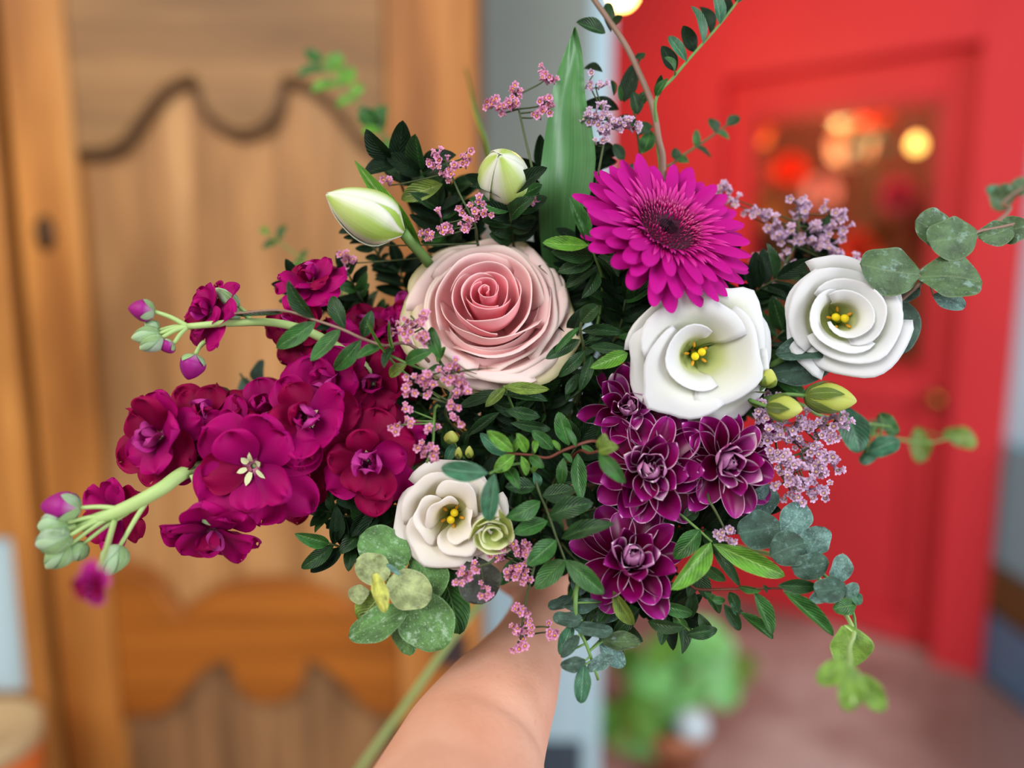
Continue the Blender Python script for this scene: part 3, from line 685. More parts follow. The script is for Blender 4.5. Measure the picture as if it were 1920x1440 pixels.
# ================================================================ THE BOUQUET
# ---- rose
def rose():
    S = .400/F
    base = P(917, 598, .425); ax = DV(-.02, .40, .92); M = frame(base, ax, S)
    pts = stem_down(base, (660, 1462, .72)); pts[2] = GW + RT*-.004
    pts = [pts[0], pts[1], pts[2], P(826, 1228, .60), pts[3]]
    t = thing('rose', 'large pale pink rose in full bloom at the heart of the bouquet', 'flower', pts[-1])
    tube('stem', pts, .0026, .0032, SM['pale'], t, n=30, sides=10)
    tones = {
     0: petal_mat('rose_petal_heart', [(0, rgb(253, 156, 172)), (.7, rgb(254, 172, 186)), (.92, rgb(254, 184, 194)), (1, rgb(254, 208, 212))], trans=.4),
     1: petal_mat('rose_petal_inner', [(0, rgb(254, 180, 188)), (.7, rgb(254, 200, 206)), (.92, rgb(254, 208, 210)), (1, rgb(254, 226, 226))], trans=.4),
     2: petal_mat('rose_petal_middle', [(0, rgb(254, 200, 200)), (.7, rgb(254, 214, 214)), (.92, rgb(254, 220, 218)), (1, rgb(254, 236, 232))], trans=.4),
     3: petal_mat('rose_petal_outer', [(0, rgb(248, 200, 186)), (.6, rgb(251, 220, 214)), (.93, rgb(252, 230, 226)), (1, rgb(250, 238, 226))], trans=.36),
     4: petal_mat('rose_petal_guard', [(0, rgb(228, 214, 170)), (.6, rgb(246, 218, 206)), (.9, rgb(244, 222, 206)), (1, rgb(218, 214, 160))], trans=.34)}
    rnd = random.Random(4)
    for i in range(5):       # the tight heart
        r = 5+i*6.0
        add_petal('petal', cup_petal([(r*.7, 40), (r*1.0, 80), (r*1.04, 102), (r, 118-i*.8)], i*137.5+20, 225-i*8, k=.1, n=3, spiral=.26, ruf=1.1, roll=1.6, seed=i, nv=9), M, tones[0], t, .0003)
    # (direction in the flower's plane, span, rim radius, rim height, bulge, roll, ruffle, point, tone)
    for (a, span, r, z, rb, roll, ruf, pt, tn) in (
      (265, 175, 38, 114, 1.0, 2.5, 1.4, .02, 0), (30, 170, 39, 115, 1.0, 2.5, 1.4, .02, 0), (150, 170, 41, 114, 1.0, 3, 1.5, .02, 1),
      (315, 170, 57, 108, 1.06, 4, 2, .03, 1), (80, 175, 60, 111, 1.0, 4, 2, .02, 1), (200, 170, 62, 108, 1.03, 5, 2, .03, 1),
      (258, 165, 82, 93, 1.05, 8, 2.5, .05, 2), (15, 155, 84, 97, 1.0, 8, 2.5, .03, 2), (135, 160, 86, 100, .98, 9, 2.5, .03, 2),
      (308, 150, 106, 72, 1.05, 12, 3, .06, 2), (75, 150, 108, 82, .96, 12, 3, .04, 3), (190, 145, 108, 74, 1.0, 14, 3, .05, 3),
      (240, 125, 124, 52, 1.02, 18, 3.5, .06, 3), (5, 115, 126, 58, .96, 17, 3.5, .04, 3), (120, 120, 128, 64, .92, 16, 4, .04, 3),
      (298, 105, 134, 40, .98, 22, 4, .07, 3),
      (95, 110, 142, 54, .8, 15, 5, .06, 3), (163, 105, 144, 48, .82, 20, 6, .06, 4), (38, 95, 140, 48, .82, 18, 5, .06, 3),
      (222, 118, 138, 34, .9, 24, 4, .07, 3), (340, 105, 156, 32, .85, 24, 6, .08, 4), (285, 110, 140, 12, .95, 22, 5, .08, 4),
      (262, 130, 128, 50, 1.0, 18, 3, .05, 3), (265, 200, 100, 34, 1.15, 4, 2, .02, 2), (300, 200, 88, 52, 1.1, 3, 2, .02, 2), (240, 200, 88, 50, 1.1, 3, 2, .02, 2), (200, 180, 100, 30, 1.15, 4, 2, .02, 2), (330, 180, 100, 30, 1.15, 4, 2, .02, 2), (330, 120, 124, 52, 1.0, 16, 3, .04, 3), (50, 150, 112, 70, .95, 10, 3, .03, 2), (180, 150, 112, 60, .95, 12, 3, .04, 3), (130, 120, 156, 30, .8, 20, 7, .06, 4), (70, 100, 152, 34, .8, 18, 6, .06, 4), (195, 110, 152, 22, .85, 22, 7, .06, 4)):
        add_petal('petal', cup_petal([(r*.25, -8 if r > 130 else 4), (r*rb*.72, z*.22), (r*rb, z*.66), (r, z)], a, span, k=.2, n=2.6, spiral=.09 if r < 130 else .04, ruf=ruf, roll=roll, point=pt, seed=a, nu=20, nv=14), M, tones[tn], t, .0004)
    for i in range(5):
        add_petal('sepal', flat_petal(78, 12, -35, -15, i*72+10, 12, -6, base=.9, vm=.2, e=.9, p=1.2, cup=.3, seed=i), M, LM['mid'], t)
    lathe('hip', [(3, -34), (14, -30), (20, -16), (18, 0), (2, 2)], M, SM['green'], t)
rose()

# ---- gerbera
def gerbera():
    S = .395/F
    base = P(1250, 430, .405); ax = DV(.30, .52, .80); M = frame(base, ax, S)
    pts = stem_down(base - ax*.008)
    t = thing('gerbera', 'magenta gerbera daisy with a dark centre, facing up and right', 'flower', pts[-1])
    tube('stem', pts, .0028, .003, SM['green'], t, n=24, sides=10)
    m1 = petal_mat('gerbera_ray', [(0, rgb(120, 4, 84)), (.35, rgb(176, 8, 122)), (1, rgb(200, 18, 146))], rgb(190, 50, 140), .55, .2, streak=.16, spec=.15)
    m2 = petal_mat('gerbera_inner_ray', [(0, rgb(120, 2, 70)), (.5, rgb(186, 10, 124)), (1, rgb(226, 60, 168))], rgb(212, 70, 160), .5, .2)
    rnd = random.Random(3)
    for layer, (n, r, L, W, a0, a1, z0) in enumerate(((24, 50, 138, 17.5, 2, -8, -8), (27, 50, 130, 17, 15, 0, -2), (20, 50, 112, 15, 26, 6, 2))):
        for i in range(n):
            th = 360/n*i + layer*5 + rnd.uniform(-3, 3); LL = L*rnd.uniform(.9, 1.06)
            add_petal('ray_petal', flat_petal(LL, W*rnd.uniform(.9, 1.15), a0+rnd.uniform(-5, 7), a1+rnd.uniform(-10, 8), th, r, z0, base=.42, vm=.62, e=.55, p=2.2, cup=rnd.uniform(-.28, -.1), ruf=.6, seed=i*5+layer, nu=6, nv=11), M, m1, t)
    ds = []
    for layer, (n, r, L, W, a0) in enumerate(((56, 64, 58, 4.6, 28), (56, 56, 42, 3.8, 42))):
        for i in range(n): ds.append(flat_petal(L*rnd.uniform(.75, 1.15), W, a0+rnd.uniform(-8, 10), a0-18, 360/n*i+layer*3.4+rnd.uniform(-2, 2), r, 6, base=.6, vm=.5, e=.8, p=1.6, cup=.5, seed=i, nu=2, nv=5))
    v, f, u = merge(ds); o = part('trans_petal', [M @ p for p in v], f, m2, t, u, label='short narrow inner petals'); o['kind'] = 'stuff'
    lathe('flower_head', [(4, -26), (30, -20), (62, -4), (64, 3), (54, 9), (38, 12), (26, 10), (14, 5), (2, 3)], M, plain('gerbera_eye', rgb(60, 2, 34), .6, .3, .3, 900), t)
    mt = petal_mat('gerbera_floret', [(0, rgb(120, 0, 70)), (.6, rgb(176, 10, 100)), (1, rgb(244, 120, 180))], None, .5, .1)
    ds = []
    for i in range(460):
        q = i/460; r = 19+56*math.sqrt(q); th = i*137.5
        ds.append(flat_petal(rnd.uniform(10, 18), 1.9, 88-q*25, 60+rnd.uniform(-40, 30)-q*20, th+rnd.uniform(-30, 30)*0, r, 8-4*q, base=.9, vm=.5, e=.7, cup=.4, seed=i, nu=2, nv=3))
    v, f, u = merge(ds); o = part('disc_floret', [M @ p for p in v], f, mt, t, u, label='pink-tipped florets around the dark eye'); o['kind'] = 'stuff'
    ds = []
    for i in range(90):
        r = 20*math.sqrt(i/90); ds.append(flat_petal(rnd.uniform(3, 6), 1.8, 85, 60, i*137.5, r, 5, nu=2, nv=2, seed=i))
    v, f, u = merge(ds); o = part('eye_floret', [M @ p for p in v], f, plain('gerbera_eye_floret', rgb(26, 2, 18), .6, .3, .3, 900), t, u, label='dark unopened florets'); o['kind'] = 'stuff'
gerbera()

# ---- lisianthus
LW = petal_mat('lisianthus_petal', [(0, rgb(150, 176, 60)), (.3, rgb(214, 222, 150)), (.5, rgb(236, 238, 214)), (.8, rgb(240, 241, 238)), (1, rgb(238, 238, 242))], rgb(236, 236, 234), .5, .35)
LC = petal_mat('lisianthus_petal_cream', [(0, rgb(140, 160, 50)), (.3, rgb(222, 220, 150)), (.55, rgb(246, 240, 216)), (1, rgb(250, 244, 240))], rgb(246, 238, 230), .5, .32)
M_YEL = plain('pollen_yellow', rgb(242, 214, 30), .6, .3, .1, 300); M_ORA = plain('anther_orange', rgb(226, 160, 40), .6, .3, .1, 300); M_PIST = plain('pistil_green', rgb(140, 160, 50), .5, .3, .1, 300)
def lisianthus(label, px, py, d, ax, R, opens, mat, seed, twist=0, stemend=None, bend_pts=None, stretch=1.0):
    S = d/F; base = P(px, py, d+.022); M = frame(base, ax, S, radians(twist)) @ Matrix.Diagonal((stretch, 1, 1, 1))
    pts = stem_down(base)
    if bend_pts: pts = [pts[0]]+[P(*q) for q in bend_pts]+pts[2:]
    t = thing('lisianthus', label, 'flower', pts[-1])
    tube('stem', pts, .0016, .0022, SM['green'], t, n=26, sides=8)
    rnd = random.Random(seed)
    # inner cup (3), middle (3), outer flared (4-5)
    for (n, prof, span, roll, ruf, th, kk, pt) in opens:
        for i in range(n):
            pr = [(a*R/100*(1+rnd.uniform(-.04, .04)), b*R/100) for a, b in prof]
            add_petal('petal', cup_petal(pr, th+i*360/n+rnd.uniform(-8, 8), span*rnd.uniform(.92, 1.08), k=kk, n=3.0, spiral=.12, ruf=ruf*R/100, roll=roll*R/100, point=pt*rnd.uniform(.4, 1.4), seed=seed*50+i+n*7, nu=18), M, mat, t, .0003)
    lathe('pistil', [(2, 0), (6, 6), (6, 20), (3, 26), (3, 34), (1, 36)], M, M_PIST, t, 10)
    for s in (-1, 1):
        lathe('stigma_lobe', [(.5, -7), (5, -5), (7, 0), (5, 5), (.5, 7)], M @ Matrix.Translation((s*7+2, s*3, 40)) @ Matrix.Scale(1.15, 4), M_YEL, t, 12)
    for i in range(5):
        a = i*1.256+.4; c0 = M @ Vector((4*cos(a), 4*sin(a), 3)); c1 = M @ Vector((19*cos(a), 19*sin(a), 30))
        tube('stamen', [c0, c0.lerp(c1, .5)+ax*.0008, c1], .0003, .0003, M_PIST, t, n=5, sides=5)
        lathe('anther', [(.5, -6), (2.6, -4), (3, 0), (2.6, 4), (.5, 6)], M @ Matrix.Translation((19*cos(a), 19*sin(a), 31)) @ Matrix.Rotation(a, 4, 'Z') @ Matrix.Rotation(1.2, 4, 'Y'), M_ORA, t, 8)
    for i in range(5):
        add_petal('sepal', flat_petal(48, 4, 30, 55, i*72, 7, -3, base=.9, vm=.1, e=1, p=1, cup=.4, seed=i, nu=2, nv=5), M, LM['mid'], t)
    return t, M
OPEN = [(1, [(6, 2), (30, 28), (40, 58), (60, 86)], 215, 3, 3, 170, .14, .06),
        (3, [(8, 0), (38, 24), (56, 54), (82, 76), (104, 78)], 165, 2, 5, 330, .16, .14),
        (3, [(8, 0), (50, 22), (80, 48), (108, 62), (124, 56)], 132, 2, 6, 45, .2, .26),
        (3, [(8, -4), (54, 16), (88, 38), (114, 50), (126, 40)], 118, 2, 5, 100, .2, .26)]
ROSEY = [(1, [(6, 2), (26, 30), (30, 64), (42, 90)], 300, 3, 2, 200, .1, .02),
        (2, [(6, 0), (36, 28), (46, 62), (66, 88)], 215, 4, 2.5, 60, .12, .03),
        (2, [(8, 0), (50, 24), (68, 58), (90, 76)], 190, 8, 3, 150, .14, .05),
        (3, [(8, -4), (56, 16), (84, 44), (100, 62)], 145, 14, 5, 20, .16, .08)]
TORN = [(2, [(6, 2), (26, 30), (34, 66), (46, 92)], 150, 4, 6, 100, .3, .06),
        (3, [(6, 0), (36, 28), (48, 62), (70, 84)], 130, 6, 6, 20, .3, .06),
        (3, [(8, 0), (52, 22), (74, 54), (94, 68)], 140, 8, 5, 80, .2, .07),
        (3, [(8, -4), (56, 16), (88, 42), (106, 56)], 140, 10, 6, 30, .16, .08)]
lisA, _ = lisianthus('open white lisianthus directly above the dark red chrysanthemums', 1298, 662, .392, DV(.02, -.1, 1), 106, OPEN, LW, 5, 10)
lisB, MB_ = lisianthus('white lisianthus with rolled rim beside the right-hand eucalyptus leaves', 1566, 602, .396, DV(-.12, .05, 1), 97, ROSEY, LW, 8, 150, bend_pts=[(1480, 665, .415), (1380, 720, .43), (1240, 800, .46)], stretch=1.08)
lisC, _ = lisianthus('creamy white lisianthus below the magenta stocks with green leaves across it', 850, 962, .392, DV(.0, -.02, 1), 92, TORN, LC, 14, 40)
# the small green-white bud that opens against it
def bud_rosette(name, label, px, py, d, R, ax, mat, parent=None, seed=1, stem=True):
    M = frame(P(px, py, d+.012), ax, d/F)
    t = parent
    if parent is None:
        pts = stem_down(P(px, py, d+.014)); t = thing(name, label, 'flower bud', pts[-1]); tube('stem', pts, .0012, .0016, SM['green'], t, n=20, sides=7)
    for i, (r, z, sp, th) in enumerate(((.25, .95, 230, 0), (.42, .98, 200, 130), (.62, .92, 160, 250), (.62, .92, 160, 70), (.9, .75, 130, 10), (.9, .75, 130, 130), (.9, .75, 130, 250))):
        add_petal('petal', cup_petal([(R*r*.4, 0), (R*r*.95, R*z*.4), (R*r, R*z)], th, sp, k=.2, ruf=R*.05, roll=R*.08, point=.06, spiral=.15, seed=seed+i, nv=8, nu=12), M, mat, t, .0003)
    return t
GW_ = petal_mat('young_lisianthus_petal', [(0, rgb(180, 200, 100)), (.6, rgb(222, 230, 150)), (1, rgb(238, 240, 200))], rgb(226, 232, 180), .5, .3)
bud_rosette('lisianthus_bud', 'small pale green half-open bud touching the creamy lisianthus', 922, 992, .380, 42, DV(.15, -.2, 1), GW_, seed=31)

# ---- closed buds on stalks
M_BUD = petal_mat('bud_yellow_green', [(0, rgb(140, 156, 60)), (.6, rgb(190, 196, 90)), (1, rgb(222, 222, 140))], None, .5, .15, streak=.1)
def closed_bud(parent, B, T, r, mat, nseg=14, n_sep=5, name='bud', sepmat=None, cover=7.5):
    ax = (T-B); L = ax.length; M = frame(B, ax, 1.0)
    prof = [(r*.12, 0), (r*.6, L*.07), (r*.95, L*.28), (r, L*.45), (r*.82, L*.66), (r*.5, L*.85), (r*.18, L*.97), (.0001, L)]
    cvp = catmull([Vector((a, 0, b)) for a, b in prof], 14)
    vs, fs, uv = [], [], []
    for i, q in enumerate(cvp):
        for s in range(20):
            a = 2*pi*s/20+i*.07; rr = max(q.x, .0001)*(1+.07*cos(a*3+i*.25)); vs.append(M @ Vector((rr*cos(a), rr*sin(a), q.z))); uv.append((s/20, i/14))
    for i in range(14):
        for s in range(20):
            a = i*20+s; b = i*20+(s+1) % 20; fs.append((a, b, b+20, a+20))
    o = part(name, vs, fs, mat, parent, uv)
    for i in range(n_sep):
        vs, fs, uv = [], [], []; a0 = 2*pi*i/n_sep+.3
        for jj in range(9):
            q = jj/8; c_ = cvp[0].lerp(cvp[0], 0); ff = q*cover; kk = min(int(ff), 13); pt = cvp[kk].lerp(cvp[kk+1], ff-kk)
            wd = (1.0-q**1.5)*.95*pi/n_sep + .02
            for ii in range(5):
                uu = ii/2-1; a = a0+uu*wd; rr = max(pt.x, r*.12)*(1.07+.05*q)+r*.03; vs.append(M @ Vector((rr*cos(a), rr*sin(a), pt.z))); uv.append((uu*.5+.5, q))
        for jj in range(8):
            for ii in range(4):
                a = jj*5+ii; fs.append((a, a+1, a+6, a+5))
        part('sepal', vs, fs, sepmat or LM['olive'], o, uv)
    return o
b1 = closed_bud(lisB, P(1510, 742, .398), P(1606, 752, .402), .0078, M_BUD)
b2 = closed_bud(lisB, P(1437, 762, .390), P(1505, 768, .386), .0066, M_BUD)
b3 = closed_bud(lisB, P(1432, 726, .398), P(1446, 692, .396), .005, M_BUD)
tube('stalk', [P(1512, 742, .398), P(1470, 740, .402), P(1420, 752, .41), P(1370, 770, .428)], .001, .0013, SM['green'], lisB)
tube('stalk', [P(1438, 762, .390), P(1410, 752, .398), P(1390, 745, .41), P(1340, 775, .43)], .001, .0013, SM['green'], lisB)
tube('stalk', [P(1432, 726, .398), P(1410, 740, .405), P(1380, 752, .415)], .0009, .0011, SM['green'], lisB)
for (a, b, c, d_) in ((1415, 735, 1440, 735), (1400, 748, 1425, 765)): px_leaf(lisB, a, b, c, d_, 10, 'olive', .40)

# ---- chrysanthemums: one spray with four blooms
MC = petal_mat('chrysanthemum_petal', [(0, rgb(56, 0, 22)), (.45, rgb(96, 0, 44)), (.8, rgb(128, 4, 88)), (1, rgb(170, 40, 144))], rgb(140, 30, 104), .34, .12,
    edge=(rgb(236, 196, 226), .91, .09, .975, .025), spec=.35, noise_amt=.3)
MCi = petal_mat('chrysanthemum_inner_petal', [(0, rgb(92, 4, 48)), (.5, rgb(132, 14, 96)), (.8, rgb(176, 70, 150)), (1, rgb(246, 226, 238))], rgb(206, 140, 188), .4, .16,
    edge=(rgb(246, 228, 236), .84, .18, .93, .07), streak=.1, spec=.4)
def chrys(label, px, py, d, ax, R, seed, n_=(10, 10, 9, 7, 5)):
    S = d/F; base = P(px, py, d+.016); M = frame(base, ax, S*R/100, radians(seed*40))
    pts = stem_down(base-ax*.004)
    t = thing('chrysanthemum', label, 'flower', pts[-1])
    tube('stem', pts, .0016, .0022, SM['dark'], t, n=22, sides=8)
    rnd = random.Random(seed)
    for layer, (n, L, W, a0, a1, z0, r0) in enumerate(zip(n_, (106, 98, 82, 66, 48), (26, 25, 22, 18, 14), (6, 26, 46, 62, 74), (4, 22, 60, 100, 118), (-6, 2, 10, 16, 20), (14, 12, 12, 12, 6))):
        for i in range(n):
            th = 360/n*i+layer*17+rnd.uniform(-15, 15)
            inner = layer >= 3 or (layer == 2 and rnd.random() < .5)
            add_petal('petal', flat_petal(L*rnd.uniform(.84, 1.08), W*rnd.uniform(.88, 1.15), a0+rnd.uniform(-14, 14), a1+rnd.uniform(-26, 34), th, r0, z0, base=.3, vm=.62, e=.5, p=2.2, cup=rnd.uniform(.45, .95), ruf=1.6, seed=seed*99+layer*20+i, nu=8, nv=11), M, MCi if inner else MC, t)
    lathe('calyx', [(4, -16), (14, -12), (18, -2), (10, 6), (1, 8)], M, SM['dark'], t)
    return t
chrys('dark red white-edged chrysanthemum tucked right under the open lisianthus', 1178, 770, .398, DV(-.15, .25, 1), 84, 1, (7, 7, 6, 5, 3))
chrys('dark red chrysanthemum in the middle of the four, with a pale lilac heart', 1213, 880, .388, DV(-.05, .1, 1), 104, 2)
chrys('dark red chrysanthemum nearest the lilac sea lavender and blue eucalyptus', 1352, 865, .390, DV(.1, .05, 1), 100, 3, (10, 10, 8, 6, 4))
chrys('dark red chrysanthemum lowest of the four, its petals fanned downward', 1178, 1052, .386, DV(.03, .42, .9), 102, 4, (10, 9, 8, 6, 4))

# ---- stocks
MS = [petal_mat('stock_petal_magenta', [(0, rgb(214, 140, 170)), (.12, rgb(140, 2, 92)), (.6, rgb(166, 0, 100)), (1, rgb(186, 4, 114))], rgb(170, 10, 112), .6, .25, streak=.16, spec=.12),
      petal_mat('stock_petal_crimson', [(0, rgb(200, 120, 140)), (.12, rgb(128, 0, 60)), (.6, rgb(142, 0, 62)), (1, rgb(160, 2, 74))], rgb(150, 4, 76), .6, .25, streak=.16, spec=.12),
      petal_mat('stock_petal_lilac', [(0, rgb(220, 160, 200)), (.15, rgb(156, 14, 120)), (.6, rgb(176, 24, 130)), (1, rgb(196, 56, 150))], rgb(190, 60, 146), .6, .22, streak=.16, spec=.15)]
M_CAL = plain('stock_calyx', rgb(160, 184, 128), .7, .2, .15, 200); M_CALW = plain('stock_calyx_pale', rgb(206, 210, 160), .6, .3, .15, 200); M_FUZZ = plain('stock_bud_grey_green', rgb(158, 190, 152), .8, .2, .12, 300)
def stock_flower(parent, px, py, d, R, ax, seed, tone=0, eye=False, n=(6, 5, 4), fmax=1.0):
    S = d/F; base = P(px, py, d+.012); M = frame(base, ax, S*R/100, radians(seed*61))
    fl = lathe('flower', [(3, -40), (9, -34), (10, -14), (6, 2), (1, 4)], M, M_CAL, parent, 12)
    rnd = random.Random(seed*7+1)
    for layer, (m, L, W, a0, a1, z0) in enumerate(zip(n, (108, 84, 52), (44, 36, 25), (14, 34, 62), (-8, 10, 95), (0, 6, 12))):
        for i in range(m):
            tn = tone if rnd.random() < .62 else (1 if rnd.random() < .6 else 0)
            if layer == 2 and rnd.random() < .5: tn = 2
            add_petal('petal', flat_petal(L*rnd.uniform(.82, 1.1), W*rnd.uniform(.85, 1.2), a0+rnd.uniform(-12, 14), a1+rnd.uniform(-24, 24), 360/m*i+layer*31+rnd.uniform(-14, 14), 5, z0, base=.16, vm=.62, e=.5, p=2.4, cup=rnd.uniform(-.25, .3), ruf=8.0-layer*1.2, notch=rnd.choice((0, .06, .14)), teeth=.05, seed=seed*50+layer*9+i, nu=16, nv=11), M, MS[tn], fl)
    if eye:
        for i in range(6):
            add_petal('petaloid', flat_petal(rnd.uniform(13, 24), rnd.uniform(3.5, 6), 50+rnd.uniform(-25, 25), rnd.uniform(-10, 50), i*60+rnd.uniform(-18, 18), 9, 15, base=.5, vm=.4, e=.8, nu=2, nv=4, seed=i), M, M_CALW, fl, label='whitish pointed scale')
        for i in range(6 if eye == True else 0):
            add_petal('petal', cup_petal([(3, 12), (16, 18), (18+i % 2*3, 32), (7+i % 3*2, 44+i % 3*3)], i*63, 100, k=.2, ruf=2.5, seed=i+seed, nu=8, nv=6), M, MS[2], fl)
    return fl
stk_up = thing('stock_stem', 'upper magenta stock stem reaching left with grey-green buds at its tip', 'flower', P(1005, 1100, .57))
up_pts = [P(352, 612, .392), P(430, 606, .394), P(520, 606, .398), P(600, 632, .404), P(700, 700, .418), P(850, 830, .455), GW+RT*-.008, P(1035, 1130, .57)]
tube('stem', up_pts, .0016, .0036, SM['pale'], stk_up, n=40, sides=10)
for i, (px, py, d, R, ax, tn) in enumerate([(400, 590, .392, 72, DV(-.55, .3, .7), 0), (585, 532, .400, 68, DV(-.15, .7, .7), 0), (560, 612, .408, 72, DV(-.5, .1, .8), 1), (640, 660, .410, 76, DV(0, .2, 1), 1), (700, 720, .405, 74, DV(.1, .1, 1), 1), (620, 712, .400, 84, DV(-.15, 0, 1), 0), (735, 612, .418, 44, DV(-.1, .4, 1), 0), (690, 620, .42, 62, DV(0, .5, .8), 1), (770, 590, .425, 40, DV(.1, .2, 1), 2), (745, 690, .415, 60, DV(.2, 0, 1), 1), (590, 680, .412, 60, DV(-.4, -.2, .9), 1)]):
    stock_flower(stk_up, px, py, d, R, ax, 20+i, tn)
def stalk_bud(parent, a, b, c, r, mat, m2=None, cal=True):
    """stalk from a to b, bud from b to c"""
    B, T = P(*b), P(*c)
    tube('stalk', [P(*a), P(*a).lerp(B, .5)+UP*.0008, B], .0014, .0010, SM['pale'], parent, n=8, sides=7)
    return closed_bud(parent, B, T, r, mat, n_sep=4 if cal else 0, sepmat=LF, cover=5.2 if mat is MBm else 10.5)
LF = leaf_mat('calyx_grey_green', rgb(150, 186, 122), rgb(200, 220, 190), rgb(176, 200, 160), .7, (rgb(186, 208, 186), 8, .5))
MBm = petal_mat('bud_magenta', [(0, rgb(206, 190, 200)), (.3, rgb(170, 40, 140)), (1, rgb(150, 10, 110))], None, .5, .15, streak=.12)
MBg = petal_mat('bud_grey_green', [(0, rgb(150, 180, 130)), (.6, rgb(168, 198, 158)), (1, rgb(190, 210, 150))], None, .7, .1)
MBt = petal_mat('bud_green_magenta_tip', [(0, rgb(160, 190, 140)), (.75, rgb(176, 204, 166)), (.86, rgb(200, 130, 190)), (1, rgb(196, 40, 160))], None, .6, .1)
for a, b, c, r, m_ in (((352, 612, .392), (290, 584, .388), (240, 578, .386), .0056, MBm), ((352, 612, .392), (300, 625, .388), (246, 634, .386), .0044, MBg), ((352, 612, .392), (296, 620, .392), (272, 604, .391), .0036, MBg), ((352, 612, .392), (305, 632, .387), (262, 655, .386), .0046, MBg), ((352, 612, .392), (326, 644, .39), (302, 656, .388), .0038, MBm), ((384, 640, .398), (366, 664, .396), (352, 712, .394), .0064, MBm), ((470, 600, .40), (448, 575, .402), (404, 540, .404), .0036, MBg), ((470, 600, .40), (452, 590, .40), (418, 588, .396), .004, MBt)):
    stalk_bud(stk_up, a, b, c, r, m_)

stk_lo = thing('stock_stem', 'lower magenta stock stem, the largest, its pale bud tip at the far left', 'flower', P(1000, 1100, .575))
lo_pts = [P(150, 985, .380), P(230, 955, .380), (P(300, 918, .382)), P(362, 880, .396), P(480, 868, .412), P(620, 850, .415), P(820, 900, .455), GW+RT*-.011, P(1030, 1135, .575)]
tube('stem', lo_pts, .0032, .0044, SM['pale'], stk_lo, n=44, sides=12)
for i, (px, py, d, R, ax, tn, eye) in enumerate([(306, 818, .388, 94, DV(-.35, .1, 1), 0, False), (392, 782, .398, 76, DV(-.05, .5, .8), 1, False), (478, 872, .382, 118, DV(0, -.1, 1), 0, 'star'), (580, 785, .388, 98, DV(.05, .15, 1), 0, True), (562, 866, .398, 92, DV(.1, -.35, .9), 1, False), (690, 862, .390, 92, DV(.12, -.1, 1), 1, True), (640, 812, .405, 80, DV(.1, .1, 1), 1, False), (402, 988, .392, 92, DV(.05, -.8, .6), 0, False), (224, 962, .400, 76, DV(-.3, -.15, .8), 0, False), (640, 742, .408, 76, DV(.2, .5, .8), 1, False), (500, 775, .402, 76, DV(-.1, .6, .8), 0, False), (372, 850, .400, 74, DV(-.1, -.3, 1), 0, False), (730, 830, .408, 66, DV(.3, 0, 1), 1, False), (430, 810, .392, 60, DV(-.2, .2, 1), 0, True), (545, 930, .400, 60, DV(.2, -.6, .8), 1, False)]):
    fl = stock_flower(stk_lo, px, py, d, R, ax, 50+i, tn, eye, n=((6, 5, 0) if eye == 'star' else (6, 5, 4)) if i not in (8,) else (6, 2, 0))
closed = [((230, 955, .380), (150, 952, .376), (76, 948, .374), .0074, MBm), ((200, 968, .380), (126, 980, .374), (70, 988, .372), .0062, MBg), ((200, 970, .380), (132, 1004, .372), (66, 1022, .370), .0070, MBt), ((215, 965, .380), (130, 1022, .374), (86, 1066, .372), .0058, MBg), ((240, 960, .382), (158, 1018, .378), (132, 1052, .378), .0046, MBg), ((285, 925, .382), (226, 1022, .376), (200, 1080, .372), .0062, MBg), ((360, 890, .39), (385, 965, .395), (398, 985, .395), .003, MBg)]
for a, b, c, r, m_ in closed: stalk_bud(stk_lo, a, b, c, r, m_)
tube('stalk', [P(150, 985, .380), P(126, 992, .376), P(110, 1000, .374)], .0024, .0014, SM['pale'], stk_lo)
# one flower of the lower stem points straight at the camera and is out of focus
tube('stalk', [P(215, 975, .380), P(196, 1040, .345), P(178, 1094, .285)], .0014, .001, SM['pale'], stk_lo)
stock_flower(stk_lo, 174, 1094, .272, 40, DV(-.2, 0, 1), 90, 2, n=(7, 6, 4))

# ---- tulips still closed
MT = petal_mat('tulip_petal_green_white', [(0, rgb(150, 190, 70)), (.3, rgb(176, 208, 96)), (.7, rgb(206, 224, 138)), (1, rgb(186, 214, 90))], rgb(200, 220, 140), .4, .2, edge=(rgb(244, 246, 228), .3, .45, .97, .05), streak=.12)
def tulip(label, B, T, r, mid, seed):
    ax = T-B; L = ax.length; M = frame(B, ax, 1.0, seed)
    pts = stem_down(B); pts[1] = P(*mid)
    t = thing('tulip', label, 'flower', pts[-1])
    tube('stem', pts, .0028, .003, SM['green'], t, n=24, sides=10)
    for i in range(6):
        inn = i % 2; q = .93 if inn else 1.0
        pr = [(r*.15, 0), (r*.95*q, L*.22), (r*1.02*q, L*.5), (r*.62*q, L*.8), (r*.05, L*(1.0 if not inn else .97))]
        add_petal('petal', cup_petal([(a, b) for a, b in pr], i*60+10, 118, k=.04, n=4, spiral=.05, ruf=0, roll=0, point=0, seed=i, nu=12, nv=16), M, MT, t, .0004)
        # taper of the petal towards its tip is carried by the radius
    return t
tul1 = tulip('closed green-white tulip bud pointing left above the pink rose', P(756, 436, .40), P(612, 364, .388), .0128, (840, 560, .44), 0.3)
tulip('round green tulip bud standing above the rose, seen from its tip', P(950, 362, .425), P(936, 290, .392), .0135, (975, 560, .45), 0.9)
px_leaf(tul1, 790, 462, 664, 300, 34, 'bright', .415, .42, kind='blade')
px_leaf(tul1, 830, 345, 752, 374, 38, 'olive', .42, .425)
